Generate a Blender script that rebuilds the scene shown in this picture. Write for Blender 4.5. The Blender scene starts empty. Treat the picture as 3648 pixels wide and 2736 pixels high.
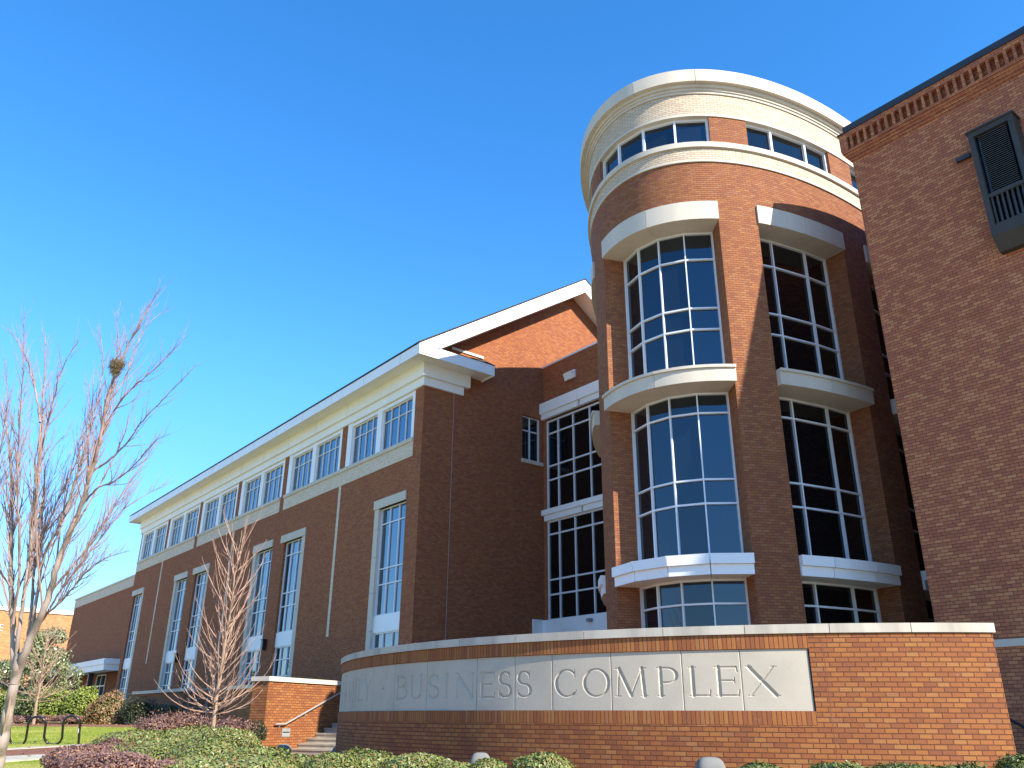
import bpy, bmesh, math, random
import numpy as np
from mathutils import Vector, Matrix
R = math.radians
SC = bpy.context.scene
COL = SC.collection

# ------------------------------------------------------------------ camera
# eye at the world origin; +X runs along the hall facade to the right, +Y into the building
F_PX, W_PX, H_PX = 2952.0, 3648.0, 2736.0
YAW, PIT, ROL = R(51.57), R(22.09), R(0.445)
_f = np.array([-math.sin(YAW)*math.cos(PIT), math.cos(YAW)*math.cos(PIT), math.sin(PIT)])
_r0 = np.array([math.cos(YAW), math.sin(YAW), 0.0]); _u0 = np.cross(_r0, _f)
_r = _r0*math.cos(ROL)+_u0*math.sin(ROL); _u = -_r0*math.sin(ROL)+_u0*math.cos(ROL)
cd = bpy.data.cameras.new('camera'); cam = bpy.data.objects.new('camera', cd); COL.objects.link(cam)
cam.matrix_world = Matrix([[_r[0], _u[0], -_f[0], 0], [_r[1], _u[1], -_f[1], 0], [_r[2], _u[2], -_f[2], 0], [0, 0, 0, 1]])
cd.sensor_width = 36.0; cd.lens = 36.0*F_PX/W_PX; cd.clip_start = 0.1; cd.clip_end = 5000
SC.camera = cam

# ------------------------------------------------------------------ light
SUN_AZ, SUN_EL = 9.3, 33.5          # azimuth from +X towards +Y
w = bpy.data.worlds.new('World'); SC.world = w; w.use_nodes = True
nt = w.node_tree; bg = nt.nodes['Background']
sky = nt.nodes.new('ShaderNodeTexSky'); sky.sky_type = 'NISHITA'; sky.sun_disc = False
sky.sun_elevation = R(SUN_EL); sky.sun_rotation = R(90-SUN_AZ); sky.altitude = 100
sky.air_density = 1.0; sky.dust_density = 0.0; sky.ozone_density = 3.0
hs = nt.nodes.new('ShaderNodeHueSaturation'); hs.inputs['Saturation'].default_value = 1.3
tc = nt.nodes.new('ShaderNodeTexCoord'); sz = nt.nodes.new('ShaderNodeSeparateXYZ'); nt.links.new(tc.outputs['Generated'], sz.inputs[0])
mr = nt.nodes.new('ShaderNodeMapRange'); nt.links.new(sz.outputs[2], mr.inputs[0]); mr.inputs[1].default_value = -0.02; mr.inputs[2].default_value = 0.40; mr.interpolation_type = 'SMOOTHSTEP'
hz = nt.nodes.new('ShaderNodeMix'); hz.data_type = 'RGBA'; nt.links.new(mr.outputs[0], hz.inputs[0]); hz.inputs[6].default_value = (0.44, 0.48, 0.58, 1); hz.inputs[7].default_value = (1.04, 1.04, 1.09, 1)   # the clear winter horizon is less white than the model's
mu = nt.nodes.new('ShaderNodeMix'); mu.data_type = 'RGBA'; mu.blend_type = 'MULTIPLY'; mu.inputs[0].default_value = 1.0
nt.links.new(sky.outputs[0], hs.inputs['Color']); nt.links.new(hs.outputs[0], mu.inputs[6]); nt.links.new(hz.outputs[2], mu.inputs[7]); nt.links.new(mu.outputs[2], bg.inputs['Color'])
bg.inputs['Strength'].default_value = 0.15
sd = bpy.data.lights.new('sun', 'SUN'); so = bpy.data.objects.new('sun', sd); COL.objects.link(so)
sd.energy = 4.3; sd.angle = R(0.53); sd.color = (1.0, 0.92, 0.79)
_s = Vector((math.cos(R(SUN_AZ))*math.cos(R(SUN_EL)), math.sin(R(SUN_AZ))*math.cos(R(SUN_EL)), math.sin(R(SUN_EL))))
so.rotation_euler = (-_s).to_track_quat('-Z', 'Y').to_euler(); so.location = (20, 0, 40)
vs = SC.view_settings; vs.view_transform = 'Standard'; vs.look = 'None'; vs.exposure = 1.18; vs.gamma = 1.0

# ------------------------------------------------------------------ layout helpers
FH = np.array([-math.sin(YAW), math.cos(YAW), 0.0]); RH = np.array([math.cos(YAW), math.sin(YAW), 0.0]); UP = np.array([0, 0, 1.0])
def ray(px, py): return _r*(px-W_PX/2)/F_PX - _u*(py-H_PX/2)/F_PX + _f
def at(px, py, zc): return ray(px, py)*zc
_gf = [-60, 0, 8, 12, 18, 23, 26, 31, 36, 42, 80, 3000]; _gz = [-1.7, -1.6, -1.5, -1.35, -1.12, -1.0, -0.93, -0.66, -0.36, -0.25, -0.2, -0.2]
def gz(x, y):
    a = float(np.interp(x*FH[0]+y*FH[1], _gf, _gz)); t = min(1.0, max(0.0, (x*RH[0]+y*RH[1]+9.8)/1.8)); t = t*t*(3-2*t)
    return a*(1-t)+min(a, -1.2)*t                           # the ground is lower on the plaza side, before the steps
def fl(f, l, dz=0.0):
    p = FH*f+RH*l; return np.array([p[0], p[1], gz(p[0], p[1])+dz])
def hit(px, py):
    d = ray(px, py); t = 3.0
    while t < 200:
        p = d*t
        if p[2] < gz(p[0], p[1]): return p
        t += 0.05
    return d*60

# ------------------------------------------------------------------ material helpers
def mat(name): 
    m = bpy.data.materials.new(name); m.use_nodes = True
    return m, m.node_tree, m.node_tree.nodes['Principled BSDF']
def N(t, typ, **kw):
    n = t.nodes.new(typ)
    for k, v in kw.items():
        if k in ('operation', 'blend_type', 'data_type', 'feature', 'noise_dimensions', 'use_clamp', 'attribute_name', 'interpolation'): setattr(n, k, v)
    return n
def mth(t, op, a, b=None, c=None):
    n = t.nodes.new('ShaderNodeMath'); n.operation = op
    for i, v in enumerate((a, b, c)):
        if v is None: continue
        if isinstance(v, (int, float)): n.inputs[i].default_value = v
        else: t.links.new(v, n.inputs[i])
    return n.outputs[0]
def ramp(t, fac, stops, interp='LINEAR'):
    n = t.nodes.new('ShaderNodeValToRGB'); cr = n.color_ramp; cr.interpolation = interp
    while len(cr.elements) > 1: cr.elements.remove(cr.elements[-1])
    cr.elements[0].position = stops[0][0]; cr.elements[0].color = (*stops[0][1], 1)
    for p, c in stops[1:]:
        e = cr.elements.new(p); e.color = (*c, 1)
    t.links.new(fac, n.inputs[0]); return n.outputs[0]
def mix(t, fac, a, b, bt='MIX'):
    n = t.nodes.new('ShaderNodeMix'); n.data_type = 'RGBA'; n.blend_type = bt
    for i, v in ((0, fac), (6, a), (7, b)):
        if isinstance(v, (int, float)): n.inputs[i].default_value = v
        elif isinstance(v, tuple): n.inputs[i].default_value = (*v, 1)
        else: t.links.new(v, n.inputs[i])
    return n.outputs[2]
def noise(t, vec, scale, detail=4, rough=0.55):
    n = t.nodes.new('ShaderNodeTexNoise'); n.inputs['Scale'].default_value = scale; n.inputs['Detail'].default_value = detail; n.inputs['Roughness'].default_value = rough
    t.links.new(vec, n.inputs['Vector']); return n.outputs['Fac']
def bump(t, bs, h, strength=0.3, dist=0.01):
    n = t.nodes.new('ShaderNodeBump'); n.inputs['Strength'].default_value = strength; n.inputs['Distance'].default_value = dist
    t.links.new(h, n.inputs['Height']); t.links.new(n.outputs[0], bs.inputs['Normal'])

def brick(name, stops, bw=0.203, bh=0.0677, mort=(0.19, 0.085, 0.052), mt=0.010, soldier=False, bs_=0.6, stain=0.12, white=0.0):
    m, t, b = mat(name)
    uv = t.nodes.new('ShaderNodeUVMap'); sp = t.nodes.new('ShaderNodeSeparateXYZ'); t.links.new(uv.outputs[0], sp.inputs[0])
    u, v = (sp.outputs[1], sp.outputs[0]) if soldier else (sp.outputs[0], sp.outputs[1])
    row = mth(t, 'FLOOR', mth(t, 'DIVIDE', v, bh))
    off = mth(t, 'MULTIPLY', mth(t, 'MODULO', mth(t, 'ABSOLUTE', row), 2.0), 0.0 if soldier else 0.5)
    uu = mth(t, 'ADD', mth(t, 'DIVIDE', u, bw), off)
    colm = mth(t, 'FLOOR', uu)
    cb = t.nodes.new('ShaderNodeCombineXYZ'); t.links.new(colm, cb.inputs[0]); t.links.new(row, cb.inputs[1])
    wn = t.nodes.new('ShaderNodeTexWhiteNoise'); wn.noise_dimensions = '2D'; t.links.new(cb.outputs[0], wn.inputs['Vector'])
    c = ramp(t, wn.outputs['Value'], stops)
    fu = mth(t, 'FRACT', uu); fv = mth(t, 'FRACT', mth(t, 'DIVIDE', v, bh))
    du = mth(t, 'MULTIPLY', mth(t, 'SUBTRACT', 0.5, mth(t, 'ABSOLUTE', mth(t, 'SUBTRACT', fu, 0.5))), bw)
    dv = mth(t, 'MULTIPLY', mth(t, 'SUBTRACT', 0.5, mth(t, 'ABSOLUTE', mth(t, 'SUBTRACT', fv, 0.5))), bh)
    d = mth(t, 'MINIMUM', du, dv)
    geo = t.nodes.new('ShaderNodeNewGeometry')
    nz = noise(t, geo.outputs['Position'], 30, 3)
    k = t.nodes.new('ShaderNodeMapRange'); k.interpolation_type = 'SMOOTHSTEP'
    t.links.new(mth(t, 'ADD', d, mth(t, 'MULTIPLY', mth(t, 'SUBTRACT', nz, 0.5), 0.005)), k.inputs[0])
    k.inputs[1].default_value = mt*0.35; k.inputs[2].default_value = mt*0.75
    c2 = mix(t, k.outputs[0], mort, c)
    smp = t.nodes.new('ShaderNodeMapping'); smp.inputs['Scale'].default_value = (1.0, 1.0, 0.35); t.links.new(geo.outputs['Position'], smp.inputs[0])
    big = mth(t, 'MULTIPLY', noise(t, smp.outputs[0], 0.9, 6, 0.7), mth(t, 'ADD', 0.5, noise(t, geo.outputs['Position'], 0.25, 3)))
    c3 = mix(t, mth(t, 'MULTIPLY', big, stain*2), c2, (0.12, 0.05, 0.03))
    if white:
        wsp = t.nodes.new('ShaderNodeMapRange'); t.links.new(noise(t, geo.outputs['Position'], 2.2, 6, 0.7), wsp.inputs[0]); wsp.inputs[1].default_value = 0.68; wsp.inputs[2].default_value = 0.80
        c3 = mix(t, mth(t, 'MULTIPLY', wsp.outputs[0], white), c3, (0.62, 0.52, 0.45))
    fine = noise(t, geo.outputs['Position'], 60, 3)
    c4 = mix(t, 0.22, c3, mix(t, fine, (0.06, 0.03, 0.02), (0.75, 0.5, 0.35)), 'SOFT_LIGHT')
    t.links.new(c4, b.inputs['Base Color']); b.inputs['Roughness'].default_value = 0.85; b.inputs['Specular IOR Level'].default_value = 0.25
    bump(t, b, mth(t, 'ADD', k.outputs[0], mth(t, 'MULTIPLY', fine, 0.4)), bs_, 0.012)
    return m
def plain(name, col, rough=0.6, var=0.1, scale=3.0, metal=0.0, spec=0.5, streak=False, bmp=0.0, dirt=None):
    m, t, b = mat(name)
    geo = t.nodes.new('ShaderNodeNewGeometry'); vec = geo.outputs['Position']
    if streak:
        mp = t.nodes.new('ShaderNodeMapping'); mp.inputs['Scale'].default_value = (1, 1, 0.12); t.links.new(vec, mp.inputs[0]); vec = mp.outputs[0]
    n = noise(t, vec, scale, 6, 0.6)
    dk = tuple(c*(1-var*2.2) for c in col) if dirt is None else dirt
    cc = ramp(t, n, [(0.25, dk), (0.55, col), (0.85, tuple(min(1, c*(1+var)) for c in col))])
    t.links.new(cc, b.inputs['Base Color']); b.inputs['Roughness'].default_value = rough; b.inputs['Metallic'].default_value = metal; b.inputs['Specular IOR Level'].default_value = spec
    if bmp: bump(t, b, noise(t, geo.outputs['Position'], scale*12, 4), bmp, 0.01)
    return m
def leafmat(name, cols, rough=0.4, spec=0.5):
    m, t, b = mat(name)
    geo = t.nodes.new('ShaderNodeNewGeometry')
    n = len(cols); c = ramp(t, geo.outputs['Random Per Island'], [((i+0.5)/n, cols[i]) for i in range(n)])
    t.links.new(c, b.inputs['Base Color']); b.inputs['Roughness'].default_value = rough; b.inputs['Specular IOR Level'].default_value = spec
    return m

PAL = [(0.0, (0.251, 0.1, 0.054)), (0.16, (0.284, 0.111, 0.055)), (0.36, (0.312, 0.122, 0.054)), (0.6, (0.334, 0.137, 0.057)), (0.8, (0.356, 0.153, 0.059)), (0.93, (0.367, 0.177, 0.08)), (1.0, (0.301, 0.137, 0.08))]
PAL_H = [(0.0, (0.308, 0.11, 0.055)), (0.16, (0.348, 0.123, 0.056)), (0.36, (0.383, 0.135, 0.055)), (0.6, (0.41, 0.151, 0.058)), (0.8, (0.437, 0.17, 0.061)), (0.93, (0.45, 0.195, 0.082)), (1.0, (0.369, 0.151, 0.082))]
PAL_S = [(0.0, (0.258, 0.098, 0.04)), (0.16, (0.3, 0.11, 0.041)), (0.36, (0.335, 0.125, 0.04)), (0.6, (0.362, 0.143, 0.045)), (0.8, (0.39, 0.163, 0.047)), (0.93, (0.403, 0.189, 0.064)), (1.0, (0.32, 0.143, 0.064))]
M = {}
M['brick'] = brick('orange brick', PAL, bw=0.18, stain=0.16, white=0.22, bs_=0.8, mort=(0.16, 0.07, 0.045))
M['brick_hall'] = brick('brown orange brick of the hall', PAL_H, bw=0.18, stain=0.16, white=0.15, bs_=0.8, mort=(0.19, 0.085, 0.055))
M['brick_sign'] = brick('orange brick of the sign wall', PAL_S, bw=0.178, white=0.5, mt=0.011, mort=(0.16, 0.065, 0.038), bs_=1.0, stain=0.2)
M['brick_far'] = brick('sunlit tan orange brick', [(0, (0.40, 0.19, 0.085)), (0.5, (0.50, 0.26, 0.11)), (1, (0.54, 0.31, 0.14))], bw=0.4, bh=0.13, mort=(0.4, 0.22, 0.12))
M['brick_soldier'] = brick('upright orange brick', PAL_S, soldier=True, mort=(0.15, 0.06, 0.035), white=0.25, bs_=0.9)
PAL2 = [(0.0, (0.366, 0.135, 0.074)), (0.25, (0.418, 0.154, 0.083)), (0.5, (0.455, 0.172, 0.087)), (0.62, (0.492, 0.195, 0.096)), (0.8, (0.536, 0.231, 0.106)), (1.0, (0.571, 0.264, 0.124))]
M['brick_right'] = brick('mottled red tan brick', PAL2, bh=0.081, mort=(0.15, 0.062, 0.042), mt=0.011)
M['cream'] = brick('cream brick', [(0, (0.55, 0.46, 0.345)), (0.5, (0.61, 0.52, 0.39)), (1, (0.65, 0.57, 0.45))], mort=(0.34, 0.24, 0.15), stain=0.04, mt=0.010, bs_=0.9)
M['cream_hall'] = brick('cream brick lightened for the shaded hall', [(0, (0.66, 0.57, 0.44)), (0.5, (0.73, 0.64, 0.50)), (1, (0.77, 0.69, 0.56))], mort=(0.42, 0.32, 0.22), stain=0.03, mt=0.008)  # same cream brick, made lighter because these bands lie in shade
M['lime'] = plain('pale limestone', (0.58, 0.52, 0.42), 0.8, 0.07, 1.2, streak=True, bmp=0.05)
M['stone'] = plain('carved pale stone', (0.49, 0.435, 0.335), 0.85, 0.07, 1.6, bmp=0.08)
M['capstone'] = plain('weathered cap stone', (0.51, 0.46, 0.37), 0.85, 0.17, 2.4, streak=True, bmp=0.08)
M['white'] = plain('white painted metal', (0.86, 0.86, 0.84), 0.45, 0.03, 1.0)
M['trim'] = plain('cream painted cornice', (0.88, 0.86, 0.78), 0.5, 0.03, 0.8)
M['alum'] = plain('white aluminium frame', (0.72, 0.74, 0.76), 0.35, 0.04, 2.0)
M['shingle'] = plain('dark roof shingle', (0.045, 0.042, 0.04), 0.9, 0.25, 8.0)
M['coping'] = plain('dark grey metal coping', (0.035, 0.036, 0.04), 0.45, 0.15, 2.0)
M['darkmetal'] = plain('dark grey green painted metal', (0.042, 0.039, 0.033), 0.65, 0.15, 2.0)
M['louver'] = plain('grey louvre slats', (0.085, 0.086, 0.08), 0.6, 0.1, 3.0)
M['black'] = plain('black painted steel', (0.012, 0.012, 0.014), 0.3, 0.1, 4.0)
M['void'] = plain('flat black for unlit depth', (0.012, 0.012, 0.013), 0.9, 0.2, 2.0)  # near black that holds the darkness behind openings in its colour
M['concrete'] = plain('pale concrete', (0.46, 0.42, 0.34), 0.9, 0.12, 2.5, bmp=0.1)
M['step'] = plain('weathered concrete step', (0.42, 0.36, 0.27), 0.9, 0.16, 3.0, bmp=0.15)
M['grey'] = plain('grey moulded housing', (0.27, 0.28, 0.28), 0.55, 0.08, 5.0)
M['lamp_grey'] = plain('dull grey lamp housing', (0.20, 0.20, 0.185), 0.85, 0.1, 5.0, spec=0.2)
M['steel'] = plain('brushed steel rail', (0.50, 0.47, 0.44), 0.4, 0.08, 6.0, metal=0.4)
def glass(name, ior=2.3, col=(0.006, 0.009, 0.013)):
    m, t, b = mat(name); b.inputs['Base Color'].default_value = (*col, 1); b.inputs['Roughness'].default_value = 0.02; b.inputs['IOR'].default_value = ior
    geo = t.nodes.new('ShaderNodeNewGeometry'); bump(t, b, noise(t, geo.outputs['Position'], 0.6, 2), 0.06, 0.05)
    return m
M['glass'] = glass('blue tinted window glass', 2.8)
M['glass'].node_tree.nodes['Principled BSDF'].inputs['Specular Tint'].default_value = (0.78, 0.90, 1.0, 1)
M['glass_tower'] = glass('navy tinted tower glass', 1.8)
M['glass_tower'].node_tree.nodes['Principled BSDF'].inputs['Specular Tint'].default_value = (0.72, 0.86, 1.0, 1)
M['glass_dark'] = glass('dark window glass', 1.55, (0.003, 0.004, 0.005))

# ------------------------------------------------------------------ object helpers
def setp(o, label=None, cat=None, group=None, kind=None):
    if label: o['label'] = label
    if cat: o['category'] = cat
    if group: o['group'] = group
    if kind: o['kind'] = kind
    return o
def thing(name, label, cat, loc, group=None):
    o = bpy.data.objects.new(name, None); COL.objects.link(o); o.location = tuple(float(v) for v in loc); o.empty_display_size = 0.3
    return setp(o, label, cat, group)
def world_loc(o):
    p = Vector((0, 0, 0))
    while o: p += o.location; o = o.parent
    return np.array(p)
class MB:
    """collects faces (with metre UVs) and links them as ONE mesh object"""
    def __init__(s, S=1.0): s.v = []; s.f = []; s.uv = []; s.S = S; s.mi = []; s.cur = 0
    def face(s, pts, uvs=None):
        pts = [np.asarray(p, float) for p in pts]
        if uvs is None:
            n = np.cross(pts[1]-pts[0], pts[2]-pts[0]); L = np.linalg.norm(n); n = n/L if L > 1e-12 else UP
            if abs(n[2]) > 0.75: uvs = [(p[0], p[1]) for p in pts]
            else:
                tg = np.cross(UP, n); tg /= np.linalg.norm(tg)
                uvs = [(float(p@tg), p[2]) for p in pts]
        i = len(s.v); s.v += pts; s.f.append(tuple(range(i, i+len(pts)))); s.uv += list(uvs); s.mi.append(s.cur)
    def hexa(s, a):   # 8 corners: bottom ring 0-3, top ring 4-7 (counter-clockwise from above)
        for q in ((0, 3, 2, 1), (4, 5, 6, 7), (0, 1, 5, 4), (1, 2, 6, 5), (2, 3, 7, 6), (3, 0, 4, 7)): s.face([a[k] for k in q])
    def box(s, x0, x1, y0, y1, z0, z1):
        s.hexa([(x0, y0, z0), (x1, y0, z0), (x1, y1, z0), (x0, y1, z0), (x0, y0, z1), (x1, y0, z1), (x1, y1, z1), (x0, y1, z1)])
    def bar(s, mp, u0, u1, v0, v1, d0, d1):  # block in surface space; d0 outer, d1 inner depth
        s.hexa([mp(u0, v0, d0), mp(u1, v0, d0), mp(u1, v0, d1), mp(u0, v0, d1), mp(u0, v1, d0), mp(u1, v1, d0), mp(u1, v1, d1), mp(u0, v1, d1)])
    def strip(s, mp, us, v0, v1, d0, d1, ends=True):   # curved block following a surface
        for a, b in zip(us[:-1], us[1:]):
            s.face([mp(a, v0, d0), mp(b, v0, d0), mp(b, v1, d0), mp(a, v1, d0)], [(a, v0), (b, v0), (b, v1), (a, v1)])
            s.face([mp(a, v1, d0), mp(b, v1, d0), mp(b, v1, d1), mp(a, v1, d1)], [(a, v1), (b, v1), (b, v1+.3), (a, v1+.3)])
            s.face([mp(a, v0, d1), mp(b, v0, d1), mp(b, v0, d0), mp(a, v0, d0)], [(a, v0-.3), (b, v0-.3), (b, v0), (a, v0)])
        if ends:
            a = us[0]; s.face([mp(a, v0, d1), mp(a, v0, d0), mp(a, v1, d0), mp(a, v1, d1)])
            a = us[-1]; s.face([mp(a, v0, d0), mp(a, v0, d1), mp(a, v1, d1), mp(a, v1, d0)])
    def tube(s, pts, rad, n=6, cap=True):
        pts = [np.asarray(p, float) for p in pts]; m = len(pts)
        if not hasattr(rad, '__len__'): rad = [rad]*m
        rings = []; ref = None
        for i in range(m):
            t = pts[min(i+1, m-1)]-pts[max(i-1, 0)]; L = np.linalg.norm(t); t = t/L if L > 1e-9 else UP
            if ref is None: ref = np.array([1.0, 0, 0]) if abs(t[0]) < 0.8 else np.array([0, 1.0, 0])
            a = ref-t*(ref@t); a /= max(1e-9, np.linalg.norm(a)); ref = a; b = np.cross(t, a)
            base = len(s.v)
            for k in range(n):
                an = 2*math.pi*k/n; s.v.append(pts[i]+(a*math.cos(an)+b*math.sin(an))*rad[i])
            rings.append(base)
        L = 0
        for i in range(m-1):
            dl = np.linalg.norm(pts[i+1]-pts[i])
            for k in range(n):
                k2 = (k+1) % n
                s.f.append((rings[i]+k, rings[i]+k2, rings[i+1]+k2, rings[i+1]+k)); s.mi.append(s.cur)
                s.uv += [(k/n, L), ((k+1)/n, L), ((k+1)/n, L+dl), (k/n, L+dl)]
            L += dl
        if cap:
            for rg, rev in ((rings[0], True), (rings[-1], False)):
                q = [rg+k for k in range(n)]; q = q[::-1] if rev else q
                s.f.append(tuple(q)); s.mi.append(s.cur); s.uv += [(0, 0)]*n
    def build(s, name, material, parent=None, smooth=None, merge=None, origin=None):
        me = bpy.data.meshes.new(name)
        V = np.array(s.v, float)*s.S
        off = world_loc(parent) if parent else (np.asarray(origin, float) if origin is not None else np.zeros(3))
        V = V-off
        me.from_pydata(V.tolist(), [], s.f)
        for m_ in (material if isinstance(material, (list, tuple)) else [material]): me.materials.append(m_)
        uvl = me.uv_layers.new(name='UVMap'); uvl.data.foreach_set('uv', np.array(s.uv, np.float32).ravel())
        if max(s.mi) > 0: me.polygons.foreach_set('material_index', np.array(s.mi, np.int32))
        if merge or smooth:
            bm = bmesh.new(); bm.from_mesh(me); bmesh.ops.remove_doubles(bm, verts=bm.verts, dist=merge or 0.001)
            bm.to_mesh(me); bm.free()
        if smooth:
            me.polygons.foreach_set('use_smooth', np.ones(len(me.polygons), bool)); me.set_sharp_from_angle(angle=R(smooth))
        me.update()
        o = bpy.data.objects.new(name, me); COL.objects.link(o)
        if parent: o.parent = parent
        elif origin is not None: o.location = tuple(float(v) for v in origin)
        return o
def surf_wall(mb, mp, ucuts, vcuts, openings, depth=0.3, fine=None, reveal=True):
    us = sorted(set([round(x, 4) for x in ucuts]+[round(x, 4) for o in openings for x in o[:2]]))
    vs_ = sorted(set([round(x, 4) for x in vcuts]+[round(x, 4) for o in openings for x in o[2:4]]))
    if fine:
        e = []
        for a, b in zip(us[:-1], us[1:]):
            k = max(1, int(math.ceil((b-a)/fine))); e += [a+(b-a)*i/k for i in range(k)]
        us = e+[us[-1]]
    for a, b in zip(us[:-1], us[1:]):
        for c, d in zip(vs_[:-1], vs_[1:]):
            mu, mv = (a+b)/2, (c+d)/2
            if any(o[0] < mu < o[1] and o[2] < mv < o[3] for o in openings): continue
            mb.face([mp(a, c, 0), mp(b, c, 0), mp(b, d, 0), mp(a, d, 0)], [(a, c), (b, c), (b, d), (a, d)])
    if reveal:
        for o in openings:
            u0, u1, v0, v1 = o[:4]; D = o[4] if len(o) > 4 else depth
            mb.face([mp(u0, v0, D), mp(u0, v0, 0), mp(u0, v1, 0), mp(u0, v1, D)], [(-D, v0), (0, v0), (0, v1), (-D, v1)])
            mb.face([mp(u1, v0, 0), mp(u1, v0, D), mp(u1, v1, D), mp(u1, v1, 0)], [(0, v0), (D, v0), (D, v1), (0, v1)])
            uu = [x for x in us if u0-1e-6 <= x <= u1+1e-6]
            for a, b in zip(uu[:-1], uu[1:]):
                mb.face([mp(a, v1, 0), mp(b, v1, 0), mp(b, v1, D), mp(a, v1, D)])
                mb.face([mp(a, v0, D), mp(b, v0, D), mp(b, v0, 0), mp(a, v0, 0)])
def window(parent, mp, S, us, vs_, depth, fw=0.07, mw=0.05, th=0.06, name='window', gm='glass', skip=(), frame_m='alum'):
    """frame with mullions at us[1:-1] and transoms at vs_[1:-1], its pane a sub-part"""
    f = MB(S); d0, d1 = depth-th, depth+0.02
    for i, u in enumerate(us):
        a = fw if i in (0, len(us)-1) else mw
        lo = u if i == 0 else u-a/2; hi = u if i == len(us)-1 else u+a/2
        if i == 0: hi = u+a
        if i == len(us)-1: lo = u-a
        f.bar(mp, lo, hi, vs_[0], vs_[-1], d0, d1)
    for i in range(len(us)-1):
        a = us[i]+(fw if i == 0 else mw/2); b = us[i+1]-(fw if i == len(us)-2 else mw/2)
        for j, v in enumerate(vs_):
            h = fw if j in (0, len(vs_)-1) else mw
            lo = v if j == 0 else (v-h if j == len(vs_)-1 else v-h/2); hi = v+h if j == 0 else (v if j == len(vs_)-1 else v+h/2)
            f.bar(mp, a, b, lo, hi, d0+0.008, d1-0.004)
    fo = f.build(name, M[frame_m], parent)
    g = MB(S)
    for i in range(len(us)-1):
        g.face([mp(us[i], vs_[0], depth+0.01), mp(us[i+1], vs_[0], depth+0.01), mp(us[i+1], vs_[-1], depth+0.01), mp(us[i], vs_[-1], depth+0.01)])
    g.build('pane', M[gm], fo)
    return fo

# ------------------------------------------------------------------ ground
def sheet(name, fs, ls, dz, material, jag=0.0):
    mb = MB(); rnd = random.Random(5)
    G = [[fl(f, l, dz) for l in ls] for f in fs]
    for i in range(len(fs)-1):
        for j in range(len(ls)-1):
            mb.face([G[i][j], G[i][j+1], G[i+1][j+1], G[i+1][j]], [(ls[j], fs[i]), (ls[j+1], fs[i]), (ls[j+1], fs[i+1]), (ls[j], fs[i+1])])
    o = mb.build(name, material, merge=0.0005); o['kind'] = 'structure'; return o
gm_, gt, gb = mat('pine straw and soil')
gg = gt.nodes.new('ShaderNodeNewGeometry')
gt.links.new(ramp(gt, noise(gt, gg.outputs['Position'], 9, 8, 0.7), [(0.25, (0.10, 0.045, 0.022)), (0.5, (0.24, 0.105, 0.05)), (0.75, (0.34, 0.17, 0.085))]), gb.inputs['Base Color']); gb.inputs['Roughness'].default_value = 0.95
bump(gt, gb, noise(gt, gg.outputs['Position'], 25, 5), 0.6, 0.03); M['soil'] = gm_
lm, lt, lb = mat('winter lawn grass'); lg = lt.nodes.new('ShaderNodeNewGeometry')
p1 = noise(lt, lg.outputs['Position'], 0.45, 5, 0.6); p2 = noise(lt, lg.outputs['Position'], 14, 6, 0.7)
c_a = ramp(lt, p1, [(0.35, (0.17, 0.24, 0.03)), (0.52, (0.30, 0.33, 0.06)), (0.68, (0.46, 0.42, 0.16))])
lt.links.new(mix(lt, 0.5, c_a, mix(lt, p2, (0.16, 0.22, 0.03), (0.55, 0.52, 0.20)), 'OVERLAY'), lb.inputs['Base Color']); lb.inputs['Roughness'].default_value = 0.9; lb.inputs['Specular IOR Level'].default_value = 0.1
bump(lt, lb, p2, 0.7, 0.04); M['lawn'] = lm
fs = [-60, -20, 0, 4, 8, 10, 12, 15, 18, 20.5, 23, 24.5, 26, 28.5, 31, 33.5, 36, 39, 42, 60, 80, 150, 400, 1500]
ls = [-1500, -400, -150, -80, -50, -40, -30, -20, -14, -11, -9.8, -9.2, -8.6, -8, -7, -4, 0, 10, 20, 40, 80, 150, 400, 1500]
dm, dt, db = mat('tan bounce turf'); dg = dt.nodes.new('ShaderNodeNewGeometry')
dt.links.new(ramp(dt, noise(dt, dg.outputs['Position'], 0.8, 6, 0.65), [(0.3, (0.24, 0.22, 0.09)), (0.5, (0.40, 0.33, 0.17)), (0.72, (0.50, 0.40, 0.23))]), db.inputs['Base Color']); db.inputs['Roughness'].default_value = 0.95; M['turf'] = dm  # tan chosen so the ground bounces warm light onto shaded walls
sheet('ground', fs, ls, 0.0, M['turf'])
bl = [-45, -35, -30, -25, -20, -16, -13, -11, -9.8, -9.2, -8.6]
sheet('mulch_bed', [33, 34, 36, 39, 42], bl, 0.008, M['soil'])
sheet('mulch_bed', [8.5, 10, 12, 15, 18, 20.5, 23, 24.5, 26, 28.5, 31], [-9.6, -9.2, -8.6, -8, -7, -4, 0, 5], 0.008, M['soil'])
sheet('lawn', [13, 15, 18, 20.5, 23, 24.5, 26, 28.5, 31, 33.5, 35.6], [-45, -35, -30, -25, -22, -19, -17, -15, -13, -11, -9.8, -9.5], 0.02, M['lawn'])
sheet('bounce_pavement', [-40, -20, -8, 0, 4, 8.0], [-40, -25, -12, -4, 0, 4, 12, 25, 40], 0.012, M['concrete'])  # unseen paving, added to bounce sunlight onto the walls
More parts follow.
